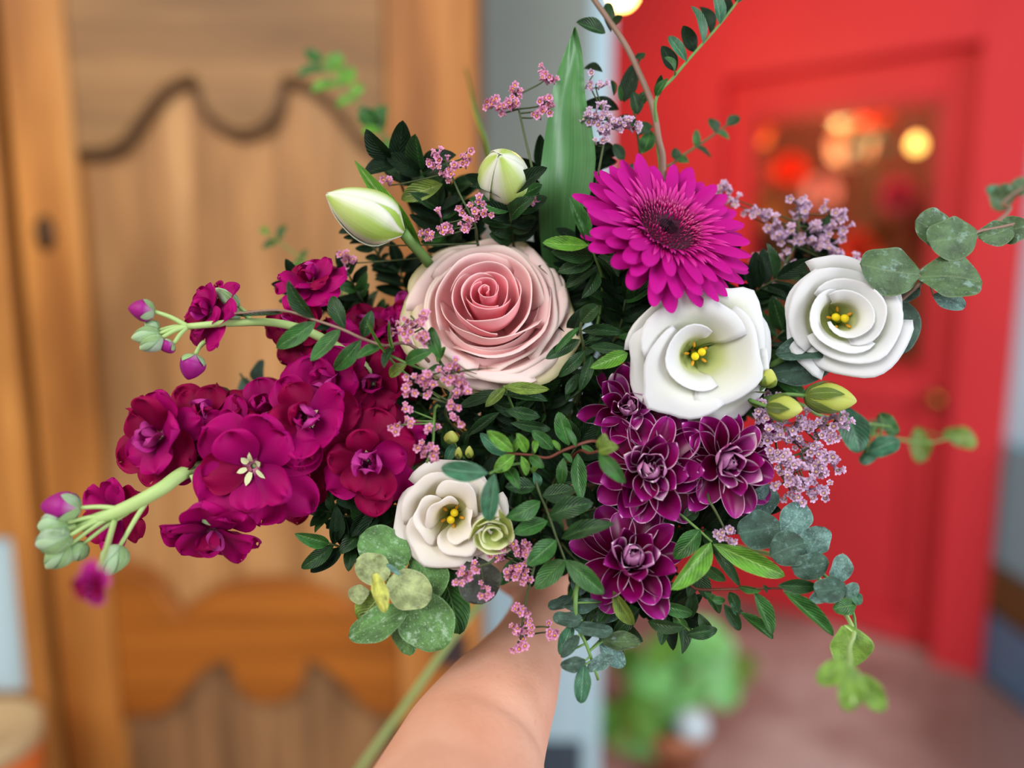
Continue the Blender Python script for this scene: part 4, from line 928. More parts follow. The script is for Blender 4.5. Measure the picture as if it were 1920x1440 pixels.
# tall tulip leaf
def long_leaf(name, label, pts, widths, tone, fold=.35, seed=0, parent=None):
    """pts base to tip"""
    n = 22; cv = catmull([P(*p) for p in pts], n); wv = catmull([Vector((x, 0, 0)) for x in widths], n)
    vs, fs, uv = [], [], []; nu = 8
    for j in range(n+1):
        t = (cv[min(j+1, n)]-cv[max(j-1, 0)]).normalized(); nn = (-FW+RT*.25); nn = (nn-t*nn.dot(t)).normalized(); s = t.cross(nn)
        for i in range(nu+1):
            u = i/nu*2-1; wd = max(wv[j].x, 0.2)*.4/F
            vs.append(cv[j]+s*u*wd*.5*(1-.15*fold)+nn*(abs(u)**1.3*fold*wd*.5 + .002*sin(j*.5+u*3)*abs(u))); uv.append((u*.5+.5, j/n))
    for j in range(n):
        for i in range(nu):
            a = j*(nu+1)+i; fs.append((a, a+1, a+nu+2, a+nu+1))
    return part('leaf', vs, fs, LM[tone], parent, uv)
k = NT('tulip_leaf'); u_, v_ = k.uv(); cmb = k.n('ShaderNodeCombineXYZ'); k.l(k.math('MULTIPLY', u_, 34.0), cmb.inputs[0]); k.l(v_, cmb.inputs[1])
nn_ = k.n('ShaderNodeTexNoise'); nn_.inputs['Scale'].default_value = 1.0; k.l(cmb.outputs[0], nn_.inputs['Vector'])
LM['tulip'] = k.done(k.mix(nn_.outputs['Fac'], rgb(48, 98, 44), rgb(100, 156, 92)), .36, .14, .5)
tl = thing('tulip_leaf', 'tall pointed green tulip leaf standing up behind the rose and gerbera', 'leaf', P(1015, 1120, .575))
long_leaf('leaf', '', [(1052, 520, .445), (1052, 400, .43), (1060, 300, .425), (1064, 190, .42), (1074, 110, .418), (1076, 52, .416)], [84, 104, 116, 76, 44, 2], 'tulip', .3, parent=tl)
tube('sheath', [P(1052, 515, .446), P(1040, 720, .47), GW+UP*.01, P(1015, 1120, .575)], .004, .003, SM['green'], tl)

# ---- limonium (sea lavender)
def floret_mesh(name, colr, cen, seed):
    k = petal_mat(name+'_petal', [(0, rgb(150, 70, 120)), (.45, colr), (1, tuple(min(1, x*1.25) for x in colr[:3])+(1,))], tuple(x*.85 for x in colr[:3])+(1,), .55, .25)
    ds = []; mi = []
    for i in range(5):
        d_ = flat_petal(.62, .26, 62, 22, i*72, .2, .55, base=.7, vm=.6, e=.5, cup=.4, seed=seed+i, nu=2, nv=3); ds.append(d_); mi += [0]*len(d_[1])
    I = Matrix.Identity(4)
    d_ = lathe_data([(.05, -.7), (.16, -.5), (.22, .2), (.3, .6)], I, 7); ds.append(d_); mi += [0]*(len(d_[1]))
    d_ = lathe_data([(.02, .35), (.2, .5), (.2, .68), (.04, .76)], I, 6); ds.append(d_); mi += [1]*len(d_[1])
    v, f, u = merge(ds)
    return mesh(name, v, f, [k, plain(name+'_centre', cen, .6, .3, .1, 100)], u, True, mi)
FLM = {'pink': [floret_mesh('floret_pink', rgb(220, 152, 190), rgb(226, 170, 70), 1)], 'lilac': [floret_mesh('floret_lilac', rgb(206, 176, 206), rgb(220, 190, 140), 9)]}
def limonium(label, path, clusters, tone='pink', size=9, seed=0, stem='dark', dens=1.0, depth=.39):
    """path tip->base of the main stem; clusters (px, py, n, spread)"""
    rnd = random.Random(seed)
    pts = [P(p[0], p[1], p[2] if len(p) > 2 else depth) for p in path]; main = catmull(pts, 30)
    full = pts+stem_down(pts[-1])[1:]
    t = thing('sea_lavender', label, 'flower', full[-1])
    ds = [tube_data(full, .0005, .0012, 24, 6)]
    for q in clusters:
        px, py, n, sp = q[:4]; d = q[4] if len(q) > 4 else depth
        c = P(px, py, d)
        b = min(main, key=lambda m_: (m_-c).length+ .6*max(0, (m_-full[-1]).length-(c-full[-1]).length))
        j = c.lerp(b, .3)+FW*.004
        ds.append(tube_data([c+FW*.003, j, b], .0004, .0005, 6, 5))
        for i in range(int(n*1.45+.5)):
            off = RT*rnd.gauss(0, sp*.5)*d/F+UP*rnd.gauss(0, sp*.5)*d/F-FW*rnd.uniform(-.004, .003)
            p = c+off; ax = (off*60+DV(rnd.uniform(-.8, .8), rnd.uniform(-.5, .8), .9)).normalized()
            s = size*1.3*rnd.uniform(.7, 1.12)*d/F
            ds.append(tube_data([p-ax*s*.5, c+FW*.003], .0003, .0003, 2, 4))
            place('floret', FLM[tone][0], t, frame(p, ax, s, rnd.uniform(0, 6)))
    v, f, u = merge(ds); part('stem', v, f, SM[stem], t, u)
    return t
limonium('pink sea lavender sprays leaning over the left edge of the rose', [(770, 592), (800, 625), (812, 655), (850, 720, .41)], [(752, 612, 3, 14), (745, 626, 2, 10), (788, 600, 4, 16), (778, 612, 2, 10), (795, 592, 3, 10), (790, 635, 4, 14), (762, 628, 3, 12)], 'pink', 9, 1, depth=.382)
limonium('pink sea lavender sprays just under the left side of the rose', [(845, 690), (855, 720), (838, 760), (850, 800, .42)], [(846, 694, 4, 14), (842, 714, 4, 14), (866, 716, 4, 13), (874, 728, 3, 11), (860, 742, 4, 13), (852, 762, 3, 12), (858, 784, 3, 10), (800, 706, 3, 10), (776, 714, 3, 9), (796, 728, 4, 12), (775, 734, 3, 10), (762, 734, 2, 8), (808, 715, 2, 8)], 'pink', 10, 2, depth=.382)
limonium('pale pink sea lavender dropping towards the creamy lisianthus', [(800, 868), (812, 830), (814, 790), (830, 765, .42)], [(758, 766, 2, 8), (740, 798, 3, 10), (762, 790, 3, 9), (808, 808, 3, 10), (796, 838, 4, 12), (815, 848, 3, 10), (800, 862, 3, 10)], 'pink', 10, 3, 'green', depth=.384)
limonium('pink sea lavender with dark stems between the two tulip buds', [(835, 300), (860, 360), (890, 420), (900, 480, .43)], [(808, 302, 3, 10), (828, 298, 4, 12), (838, 326, 6, 16), (846, 308, 3, 10), (868, 292, 3, 10), (872, 306, 3, 9), (896, 380, 4, 14), (862, 392, 3, 9), (912, 396, 2, 9), (886, 404, 2, 8), (878, 422, 4, 12), (868, 426, 3, 8), (830, 416, 3, 14), (822, 432, 3, 12), (800, 446, 4, 12), (728, 345, 2, 8, .42), (693, 458, 2, 10, .42), (656, 492, 6, 18, .43)], 'pink', 9, 4, depth=.405)
limonium('pink sea lavender rising highest, left of the tall tulip leaf', [(967, 180), (985, 260), (1000, 330), (1010, 420, .44)], [(925, 195, 5, 12), (942, 206, 6, 14), (960, 200, 4, 10), (967, 172, 5, 12), (1023, 145, 8, 18), (1018, 192, 5, 12), (1030, 200, 4, 10), (1004, 215, 4, 10), (993, 330, 4, 12), (980, 345, 3, 8), (952, 350, 3, 10), (990, 378, 4, 12)], 'pink', 9, 5, depth=.415)
limonium('lilac sea lavender between the tall tulip leaf and the brown twig', [(1140, 225), (1130, 280), (1120, 340), (1110, 430, .45)], [(1103, 215, 5, 12), (1118, 225, 8, 14), (1132, 238, 6, 12), (1155, 238, 6, 12), (1172, 232, 4, 10), (1190, 238, 5, 12), (1118, 160, 3, 14), (1105, 150, 3, 12), (1118, 268, 3, 10), (1135, 210, 3, 10)], 'lilac', 9, 6, depth=.42)
limonium('lilac sea lavender cloud between the gerbera and the right lisianthus', [(1500, 400), (1490, 460), (1450, 530), (1400, 620, .46)],
    [(1355, 360, 4, 16), (1372, 375, 3, 12), (1398, 398, 3, 14), (1436, 405, 5, 16), (1450, 430, 7, 18), (1470, 450, 7, 18), (1500, 385, 7, 18), (1512, 405, 4, 14), (1532, 432, 7, 20), (1528, 455, 5, 16), (1560, 400, 6, 22), (1575, 430, 6, 22), (1560, 480, 8, 20), (1590, 500, 4, 16), (1480, 495, 4, 16), (1430, 500, 5, 18), (1422, 480, 3, 14), (1445, 540, 4, 18), (1405, 600, 4, 16), (1505, 440, 4, 16), (1400, 560, 3, 14)], 'lilac', 10, 7, depth=.445)
limonium('dense lilac sea lavender cloud right of the chrysanthemums', [(1560, 800), (1500, 850), (1440, 860), (1380, 860, .44)],
    [(1430, 790, 5, 16, .40), (1460, 800, 7, 18, .40), (1440, 820, 6, 16, .40), (1500, 790, 7, 20), (1490, 820, 6, 18), (1530, 810, 7, 20), (1560, 800, 7, 20), (1575, 785, 4, 16), (1452, 850, 6, 14, .395), (1470, 870, 7, 16, .395), (1490, 890, 7, 16, .395), (1475, 905, 6, 14, .395), (1510, 860, 7, 20), (1540, 850, 7, 22), (1535, 880, 7, 20), (1510, 905, 6, 16, .4), (1525, 925, 5, 14, .4), (1545, 920, 4, 12, .4), (1490, 930, 4, 12, .4), (1565, 870, 5, 18), (1425, 772, 4, 14, .4), (1450, 745, 3, 10, .41)], 'lilac', 11, 8, depth=.41)
limonium('small lilac sea lavender tip hanging before the red wall under the chrysanthemums', [(1362, 1000), (1350, 975), (1330, 940), (1300, 900, .42)], [(1352, 1000, 3, 9), (1370, 992, 3, 9), (1366, 1012, 3, 8)], 'lilac', 10, 9, depth=.392)
limonium('pink sea lavender hanging in front of the wrist', [(975, 1200), (985, 1130), (1000, 1070), (1010, 1020, .42)],
    [(930, 1042, 5, 10), (940, 1034, 4, 9), (958, 1020, 5, 10), (972, 1034, 5, 10), (985, 1024, 5, 10), (992, 1040, 4, 9), (962, 1074, 5, 9), (978, 1070, 4, 9), (985, 1090, 4, 8), (975, 1060, 4, 10), (968, 1142, 4, 8), (980, 1140, 3, 8), (972, 1178, 5, 9), (992, 1172, 4, 9), (976, 1205, 4, 9), (970, 1212, 3, 8), (1035, 1190, 4, 9), (1030, 1180, 2, 7)], 'pink', 9.5, 10, depth=.392)
limonium('pink sea lavender lying on the purple-brown leaf by the creamy lisianthus', [(890, 1062), (905, 1060), (925, 1050), (960, 1010, .41)], [(862, 1090, 3, 8), (868, 1078, 3, 8), (880, 1080, 3, 8), (890, 1066, 4, 8), (905, 1096, 3, 7), (908, 1110, 3, 7)], 'pink', 9, 11, depth=.386)

# ---- eucalyptus
def eucalyptus(label, path, discs, stem='green', depth=.40, seed=0, cat='eucalyptus', kind='disc', tail=True):
    """discs: (cx, cy, rx, ry, angle, tone[, depth]) angle of the long axis in degrees"""
    rnd = random.Random(seed)
    pts = [P(p[0], p[1], p[2] if len(p) > 2 else depth) for p in path]
    full = pts+(stem_down(pts[-1])[1:] if tail else [])
    t = thing('eucalyptus_sprig', label, cat, full[-1])
    tube('stem', full, .0007, .0018, SM[stem], t, n=28, sides=8)
    main = catmull(pts, 30)
    for q in discs:
        x, y, rx, ry, ang, tone = q[:6]; d = q[6] if len(q) > 6 else depth
        a = radians(ang); dx, dy = cos(a)*rx, -sin(a)*rx
        B, T = P(x-dx, y-dy, d+rnd.uniform(0, .004)), P(x+dx, y+dy, d-rnd.uniform(-.003, .004))
        lf = leaf_at(t, B, T, 2*ry*d/F, DV(rnd.uniform(-.3, .3), rnd.uniform(-.1, .5), 1), kind, tone, rnd.randrange(4))
        b = min(main, key=lambda m_: (m_-B).length)
        if (b-B).length < .03: tube('leaf_stalk', [B, b], .0005, .0006, SM[stem], t, n=3, sides=5)
    return t
eucalyptus('eucalyptus sprig with large round grey-green leaves against the red wall, upper right',
    [(1960, 405), (1880, 425), (1820, 440), (1770, 490), (1715, 540), (1640, 600, .41), (1540, 660, .43)],
    [(1668, 505, 56, 47, 170, 'eucg', .396), (1785, 445, 47, 42, 190, 'eucg', .392), (1750, 432, 38, 42, 150, 'eucg', .402), (1782, 525, 60, 42, -5, 'eucg', .394), (1868, 436, 34, 26, 200, 'eucg', .396), (1900, 432, 30, 28, 15, 'eucg', .400), (1688, 615, 50, 35, -100, 'eucd', .408), (1590, 520, 46, 24, 30, 'eucd', .41), (1780, 565, 32, 18, -20, 'euc', .405), (1700, 550, 26, 16, 200, 'eucd', .405), (1640, 560, 34, 22, 190, 'eucd', .415), (1500, 690, 60, 32, 190, 'eucd', .412), (1505, 660, 52, 24, 185, 'eucd', .408), (1610, 650, 40, 26, -60, 'eucd', .418)], 'brown', .40, 1)
eucalyptus('blurred tip of eucalyptus at the right frame edge above the round leaves', [(1920, 350, .50), (1880, 380, .49), (1850, 430, .46)],
    [(1880, 370, 26, 22, 90, 'eucg', .50), (1915, 350, 20, 18, 60, 'eucg', .51), (1860, 362, 16, 14, 120, 'teal', .51)], 'brown', .5, 2)
eucalyptus('eucalyptus sprig with overlapping blue-green discs tapering down to the right',
    [(1604, 1210, .392), (1600, 1150, .394), (1570, 1100, .398), (1510, 1050, .404), (1450, 985, .412), (1380, 930, .425)],
    [(1377, 962, 36, 32, 160, 'deep', .415), (1433, 938, 30, 30, 90, 'euc', .405), (1423, 994, 40, 37, 190, 'eucd', .396), (1490, 972, 34, 31, 50, 'euc', .400), (1476, 1030, 34, 33, 200, 'eucd', .392), (1505, 1045, 30, 26, -60, 'euc', .402), (1531, 1014, 30, 28, 60, 'euc', .396), (1519, 1060, 35, 28, 190, 'eucd', .388), (1573, 1064, 27, 20, 75, 'euc', .394), (1556, 1104, 30, 25, 190, 'eucd', .386), (1540, 1118, 24, 14, 200, 'euc', .39), (1596, 1108, 18, 13, 50, 'euc', .388), (1583, 1138, 22, 15, 190, 'mid', .385), (1606, 1122, 14, 10, -60, 'teal', .388)], 'green', .395, 3)
eucalyptus('yellow-green round-leafed eucalyptus tip dangling above the floor', [(1600, 1318, .300), (1597, 1262, .322), (1592, 1215, .355), (1600, 1180, .388), (1560, 1120, .40), (1480, 1050, .42)],
    [(1590, 1212, 40, 37, -80, 'lime', .384), (1560, 1260, 34, 20, 215, 'lime', .318), (1592, 1290, 44, 24, -95, 'lime', .305), (1636, 1300, 40, 20, -60, 'lime', .312)], 'pale', .38, 4)
eucalyptus('large waxy speckled eucalyptus leaves hanging at the lower left of the bouquet',
    [(700, 1110, .404), (735, 1090, .408), (800, 1050, .415), (880, 1020, .43)],
    [(720, 1030, 52, 42, 150, 'waxy', .398), (800, 1082, 46, 44, -70, 'waxy', .400), (800, 1168, 58, 54, -60, 'waxy', .392), (706, 1168, 58, 32, 205, 'waxy', .390), (845, 1130, 62, 34, -75, 'mid', .408), (698, 1066, 34, 30, 150, 'pale', .388), (768, 1106, 44, 38, -20, 'pale', .385), (712, 1112, 38, 15, -75, 'yellow', .378), (672, 1112, 20, 17, 190, 'pale', .392), (696, 1140, 34, 26, 230, 'olive', .398), (760, 1190, 40, 26, -80, 'waxy', .402), (738, 1068, 16, 5, -40, 'euc', .384)], 'green', .39, 5)
eucalyptus('dark purple-brown eucalyptus leaf pair behind the creamy lisianthus', [(905, 1110), (890, 1050), (900, 980, .43)],
    [(896, 1090, 44, 40, -80, 'brown', .398), (800, 1036, 40, 26, 190, 'brown', .41), (850, 1095, 40, 26, -95, 'dark', .41)], 'dark', .40, 6)
eucalyptus('teal eucalyptus sprig drooping over the wrist with narrow curled leaves', [(1122, 1275), (1100, 1210), (1082, 1170), (1080, 1110), (1090, 1060, .42)],
    [(1092, 1132, 36, 13, 185, 'eucd', .39), (1064, 1160, 28, 16, 175, 'eucd', .386), (1112, 1178, 38, 14, -8, 'eucd', .388), (1165, 1203, 36, 19, 0, 'eucg', .392), (1062, 1200, 30, 14, 70, 'teal', .39), (1068, 1212, 26, 12, 230, 'eucd', .385), (1074, 1243, 24, 14, 190, 'eucd', .384), (1092, 1283, 36, 15, -95, 'teal', .384), (1126, 1243, 28, 14, 30, 'euc', .388), (1140, 1150, 30, 14, 20, 'eucd', .40), (1050, 1130, 24, 13, 200, 'eucd', .40), (1088, 1090, 26, 18, 80, 'euc', .405), (1130, 1105, 30, 15, -30, 'eucd', .405), (1148, 1225, 34, 18, -50, 'euc', .398)], 'olive' if False else 'green', .39, 7)
eucalyptus('soft teal eucalyptus leaves between the sea lavender cloud and the red wall', [(1670, 800, .46), (1600, 790, .45), (1540, 780, .44), (1450, 760, .44)],
    [(1596, 806, 46, 26, -70, 'teal', .45), (1655, 838, 34, 18, 20, 'teal', .46), (1665, 796, 26, 16, -50, 'mid', .46), (1630, 852, 24, 14, 230, 'teal', .46)], 'green', .45, 8)
eucalyptus('two yellow-green eucalyptus leaves floating out of focus before the red door', [(1800, 815, .56), (1740, 830, .55), (1660, 820, .52), (1500, 800, .47)],
    [(1722, 835, 34, 18, -85, 'olive', .58), (1800, 822, 34, 18, -20, 'olive', .58), (1640, 800, 20, 12, 30, 'mid', .55)], 'green', .55, 9)
eucalyptus('grey-green eucalyptus leaves in the shade behind the magenta stocks', [(450, 700, .46), (480, 740, .46), (560, 790, .46), (700, 850, .47)],
    [(462, 742, 34, 18, -80, 'eucd', .47), (488, 700, 26, 14, 80, 'eucd', .46), (414, 740, 20, 14, 10, 'dark', .42), (500, 760, 30, 14, -30, 'eucd', .47)], 'dark', .46, 10)

# ---- leafy greens with every leaf placed
sprig('lentisk_sprig', 'green lentisk sprig with paired oval leaves crossing the upper stock', 'foliage',
    [(440, 588, .386), (527, 582, .386), (590, 600, .384), (640, 617, .384), (680, 635, .385), (720, 648, .388), (790, 662, .40)],
    [(590, 597, 540, 525, 32, 'dark', .384), (592, 603, 518, 653, 34, 'mid', .384), (638, 618, 582, 677, 34, 'mid', .384), (647, 617, 623, 555, 30, 'dark', .384), (677, 637, 627, 693, 32, 'mid', .385), (713, 652, 668, 673, 22, 'mid', .386), (680, 633, 697, 582, 26, 'dark', .388), (620, 613, 592, 617, 14, 'deep', .388), (530, 587, 435, 590, 14, 'dark', .386), (740, 650, 720, 690, 22, 'dark', .39)], 'brown', .0011)
sprig('lentisk_sprig', 'thin lentisk twig with fine needles lying across the rose edge', 'foliage',
    [(800, 695, .386), (767, 683, .386), (728, 667, .388), (760, 700, .40), (840, 760, .42)],
    [(763, 683, 730, 705, 24, 'olive', .386), (760, 680, 812, 657, 26, 'mid', .386), (827, 673, 808, 613, 27, 'mid', .380), (728, 667, 687, 598, 6, 'bright', .386), (740, 660, 730, 600, 5, 'bright', .388), (820, 680, 835, 650, 14, 'bright', .384), (800, 695, 838, 690, 14, 'mid', .386), (837, 703, 935, 690, 4, 'olive', .380), (780, 700, 770, 745, 5, 'mid', .386)], 'green', .0009)
sprig('lentisk_sprig', 'olive leaves peeping out right below the rose', 'foliage',
    [(945, 724, .395), (960, 760, .41), (980, 820, .44)],
    [(943, 725, 1030, 730, 24, 'olive', .394), (947, 727, 910, 763, 20, 'olive', .394), (943, 740, 1027, 752, 24, 'dark', .40), (947, 770, 1013, 782, 24, 'dark', .40), (957, 793, 1033, 805, 22, 'dark', .40), (937, 773, 877, 817, 20, 'dark', .40), (937, 733, 860, 763, 24, 'dark', .40)], 'green')
sprig('lentisk_sprig', 'bright upright leaves between the rose and the gerbera', 'foliage',
    [(1103, 457, .395), (1115, 480, .40), (1130, 540, .42), (1110, 650, .44)],
    [(1103, 457, 1067, 370, 30, 'mid', .392), (1103, 460, 1017, 455, 30, 'bright', .392), (1113, 480, 1033, 472, 32, 'dark', .40), (1115, 486, 1045, 510, 30, 'dark', .402), (1118, 500, 1060, 540, 26, 'dark', .405), (1120, 510, 1090, 560, 24, 'dark', .405), (1120, 480, 1160, 520, 24, 'dark', .41)], 'green')
sprig('lentisk_sprig', 'dark glossy leaves curving up beside the right side of the rose', 'foliage',
    [(1100, 590, .392), (1088, 615, .396), (1095, 660, .405), (1090, 730, .42)],
    [(1090, 604, 1122, 572, 32, 'dark', .390, 'oval'), (1087, 613, 1038, 664, 14, 'mid', .394), (1087, 637, 1023, 673, 26, 'dark', .396), (1097, 657, 1047, 707, 24, 'dark', .398), (1110, 667, 1087, 733, 22, 'dark', .398), (1100, 640, 1150, 610, 22, 'dark', .40), (1105, 650, 1175, 655, 24, 'dark', .40), (1177, 662, 1106, 690, 28, 'bright', .396), (1090, 620, 1170, 625, 22, 'dark', .402), (1060, 740, 1085, 700, 20, 'dark', .41), (1110, 700, 1060, 750, 24, 'dark', .41)], 'dark')
sprig('lentisk_sprig', 'young bright lentisk tip on a reddish stem in the bouquet centre', 'foliage',
    [(950, 850, .384), (993, 853, .384), (1027, 858, .386), (1060, 843, .388), (1113, 827, .395), (1130, 850, .42)],
    [(962, 847, 913, 808, 26, 'bright', .382), (957, 855, 900, 812, 26, 'teal', .388), (987, 848, 968, 812, 22, 'bright', .384), (1003, 850, 1005, 825, 13, 'bright', .384), (965, 853, 927, 885, 28, 'bright', .382), (977, 855, 987, 892, 17, 'bright', .383), (993, 855, 1020, 877, 20, 'mid', .384), (1037, 843, 997, 807, 26, 'mid', .39), (1057, 858, 1053, 910, 22, 'mid', .388), (1083, 850, 1090, 938, 30, 'mid', .390), (950, 878, 975, 918, 24, 'mid', .390), (1000, 885, 1010, 915, 18, 'teal', .39), (1067, 835, 1047, 772, 32, 'mid', .394), (1080, 838, 1058, 800, 14, 'mid', .388), (1050, 845, 1035, 825, 11, 'bright', .386), (1055, 850, 1072, 868, 12, 'mid', .386), (1090, 835, 1115, 850, 14, 'mid', .39), (960, 850, 975, 815, 14, 'bright', .386), (1010, 860, 1000, 885, 14, 'bright', .386)], 'red')
sprig('myrtle_leaves', 'two broad blue-green leaves lying over the creamy lisianthus', 'foliage',
    [(918, 888, .370), (935, 880, .378), (980, 870, .40), (1010, 900, .43)],
    [(915, 887, 827, 877, 38, 'teal', .368, 'oval'), (927, 888, 917, 978, 38, 'teal', .368, 'oval')], 'green')
sprig('lentisk_sprig', 'pinnate lentisk frond hanging between lisianthus and lowest chrysanthemum', 'foliage',
    [(1060, 1052, .384), (1043, 1007, .385), (1027, 960, .387), (1007, 910, .390), (1000, 860, .40), (1000, 820, .43)],
    [(1013, 940, 948, 970, 34, 'mid', .384), (1027, 977, 963, 1000, 32, 'mid', .384), (1030, 967, 1113, 943, 40, 'dark', .384), (1053, 1010, 1152, 982, 32, 'dark', .384), (1043, 1013, 987, 1060, 38, 'mid', .382), (1017, 930, 1077, 917, 36, 'dark', .387), (1003, 913, 947, 913, 32, 'dark', .388), (1060, 1050, 1003, 1104, 40, 'mid', .380), (1060, 1050, 1133, 1113, 38, 'mid', .380)], 'dark', .0010, .0006)
sprig('lentisk_sprig', 'two small leaves overlapping the left edge of the middle chrysanthemum', 'foliage',
    [(1120, 846, .372), (1105, 850, .38), (1080, 850, .40)],
    [(1122, 848, 1160, 838, 30, 'olive', .370), (1122, 842, 1134, 812, 26, 'olive', .371), (1123, 850, 1173, 906, 30, 'mid', .370)], 'red')
sprig('pistacia_sprig', 'bright lanceolate leaves right of the lowest chrysanthemum', 'foliage',
    [(1335, 1016, .392), (1300, 985, .396), (1267, 960, .40), (1230, 950, .42)],
    [(1333, 1017, 1258, 1106, 42, 'bright', .388), (1313, 993, 1263, 1048, 38, 'mid', .394), (1337, 1020, 1472, 1080, 40, 'bright', .392), (1333, 1017, 1388, 1100, 22, 'dark', .396), (1320, 1060, 1360, 1090, 26, 'mid', .40), (1280, 975, 1310, 955, 26, 'dark', .40), (1310, 1070, 1330, 1125, 30, 'dark', .402), (1300, 1060, 1290, 1120, 28, 'dark', .404)], 'green')
sprig('pistacia_sprig', 'dark lanceolate leaves on a red stem reaching right under the eucalyptus discs', 'foliage',
    [(1467, 1103, .392), (1400, 1104, .392), (1313, 1105, .396), (1290, 1093, .40), (1240, 1060, .42)],
    [(1458, 1098, 1532, 1100, 28, 'dark', .388), (1467, 1107, 1562, 1192, 30, 'mid', .386), (1413, 1110, 1447, 1190, 32, 'mid', .390), (1387, 1148, 1449, 1198, 22, 'mid', .390), (1357, 1133, 1387, 1182, 24, 'dark', .392), (1385, 1100, 1427, 1108, 15, 'mid', .388), (1370, 1130, 1390, 1150, 16, 'teal', .39), (1368, 1110, 1385, 1150, 22, 'dark', .396), (1320, 1110, 1350, 1150, 22, 'mid', .396), (1335, 1125, 1360, 1125, 16, 'mid', .39), (1300, 1105, 1290, 1160, 24, 'dark', .40), (1440, 1104, 1430, 1096, 12, 'dark', .392)], 'red')
sprig('pistacia_sprig', 'hanging leaves beneath the lowest chrysanthemum over the floor plant', 'foliage',
    [(1300, 1190, .40), (1260, 1150, .40), (1210, 1120, .405), (1170, 1080, .42)],
    [(1150, 1108, 1188, 1172, 30, 'olive', .385), (1215, 1165, 1285, 1176, 28, 'dark', .392), (1230, 1130, 1300, 1150, 26, 'mid', .398), (1285, 1190, 1345, 1180, 26, 'dark', .396), (1200, 1140, 1150, 1190, 26, 'dark', .40), (1250, 1150, 1240, 1210, 24, 'dark', .40), (1290, 1180, 1262, 1150, 22, 'mid', .40), (1310, 1150, 1330, 1190, 22, 'dark', .398), (1200, 1130, 1260, 1120, 24, 'dark', .40), (1150, 1130, 1120, 1170, 24, 'dark', .402), (1160, 1110, 1110, 1100, 24, 'deep', .405)], 'green')
sprig('leafy_twig', 'bare brown twig rising out of the top of the frame', 'twig',
    [(1090, -40, .43), (1115, 0, .43), (1170, 80, .428), (1200, 140, .427), (1224, 200, .426), (1235, 260, .426), (1243, 310, .43), (1230, 420, .44)],
    [(1135, 62, 1080, 42, 30, 'dark', .428), (1145, 60, 1140, 5, 22, 'dark', .43), (1150, 50, 1165, 28, 16, 'dark', .43), (1190, 110, 1210, 100, 14, 'dark', .43)], 'brown', .0022, .0015)
sprig('leafy_twig', 'thin green twig of small oval leaves arching to the top right before the red wall', 'twig',
    [(1400, -20, .425), (1350, 45, .423), (1303, 98, .421), (1263, 145, .42), (1230, 186, .42), (1232, 260, .428), (1225, 400, .44)],
    [(1287, 115, 1253, 68, 21, 'teal', .419), (1318, 82, 1295, 11, 24, 'teal', .42), (1350, 45, 1338, -14, 28, 'teal', .42), (1267, 133, 1240, 86, 28, 'deep', .424), (1303, 98, 1280, 48, 30, 'deep', .424), (1333, 65, 1310, 13, 28, 'deep', .426), (1263, 143, 1245, 108, 27, 'mid', .418), (1230, 183, 1253, 147, 17, 'mid', .42), (1360, 34, 1362, -10, 20, 'deep', .426), (1380, 5, 1400, -30, 22, 'teal', .426), (1230, 185, 1240, 140, 16, 'dark', .424)], 'green', .0012)
sprig('leafy_twig', 'dark small-leaved twig left of the brown twig', 'twig',
    [(1200, 110, .432), (1185, 160, .432), (1190, 220, .434), (1200, 290, .436), (1200, 400, .45)],
    [(1170, 192, 1187, 120, 34, 'deep', .43), (1196, 215, 1186, 172, 28, 'dark', .43), (1160, 205, 1090, 198, 28, 'deep', .434), (1205, 288, 1220, 243, 30, 'mid', .43), (1130, 135, 1094, 130, 20, 'deep', .43), (1180, 215, 1150, 240, 22, 'dark', .434), (1195, 240, 1165, 222, 22, 'dark', .434), (1200, 200, 1220, 170, 22, 'dark', .432), (1150, 180, 1145, 150, 12, 'dark', .434), (1195, 255, 1222, 235, 24, 'dark', .434), (1170, 300, 1150, 270, 26, 'dark', .436), (1165, 190, 1160, 160, 14, 'mid', .43)], 'dark', .001)
pinnate('leafy_twig', 'blurred dark leaf twig sticking out above the gerbera to the right', 'twig', [(1362, 236, .46), (1310, 272, .455), (1262, 306, .45), (1220, 360, .45)], 4, 38, 22, ['dark', 'mid'], 5)
pinnate('leafy_twig', 'blurred green shoot high before the top of the armoire', 'twig', [(600, 120, .66), (640, 165, .65), (690, 215, .62), (760, 330, .54)], 5, 52, 30, ['bright', 'mid'], 6, 'green')
pinnate('leafy_twig', 'blurred green shoot above the tulip bud before the armoire', 'twig', [(705, 235, .56), (740, 275, .56), (770, 330, .52)], 3, 48, 34, ['mid', 'bright'], 7, 'green')
pinnate('leafy_twig', 'blurred small green shoot above the upper stock flowers', 'twig', [(505, 440, .58), (545, 470, .56), (600, 510, .52), (700, 600, .48)], 3, 36, 16, ['bright', 'mid'], 8, 'green')
t = thing('grass_blade', 'soft pale grass blade rising left of the round tulip bud', 'grass', P(1010, 1110, .575))
long_leaf('leaf', '', [(935, 400, .45), (915, 300, .48), (896, 220, .52), (872, 130, .58)], [14, 12, 12, 4], 'olive', .2, parent=t)
tube('sheath', [P(935, 398, .45), P(960, 700, .48), GW, P(1010, 1110, .575)], .001, .0015, SM['green'], t)
t = sprig('berry_sprig', 'tiny yellow-green berries in the shade below the rose', 'berries', [(846, 822, .40), (870, 860, .42), (900, 900, .44)], [(860, 840, 890, 850, 20, 'dark', .405), (855, 830, 835, 870, 20, 'teal', .41)], 'green')
for (x, y, r) in ((846, 820, .0038), (880, 848, .0022), (860, 850, .002)):
    closed_bud(t, P(x, y+10, .40), P(x, y-12, .397), r, M_BUD, n_sep=3, name='berry')

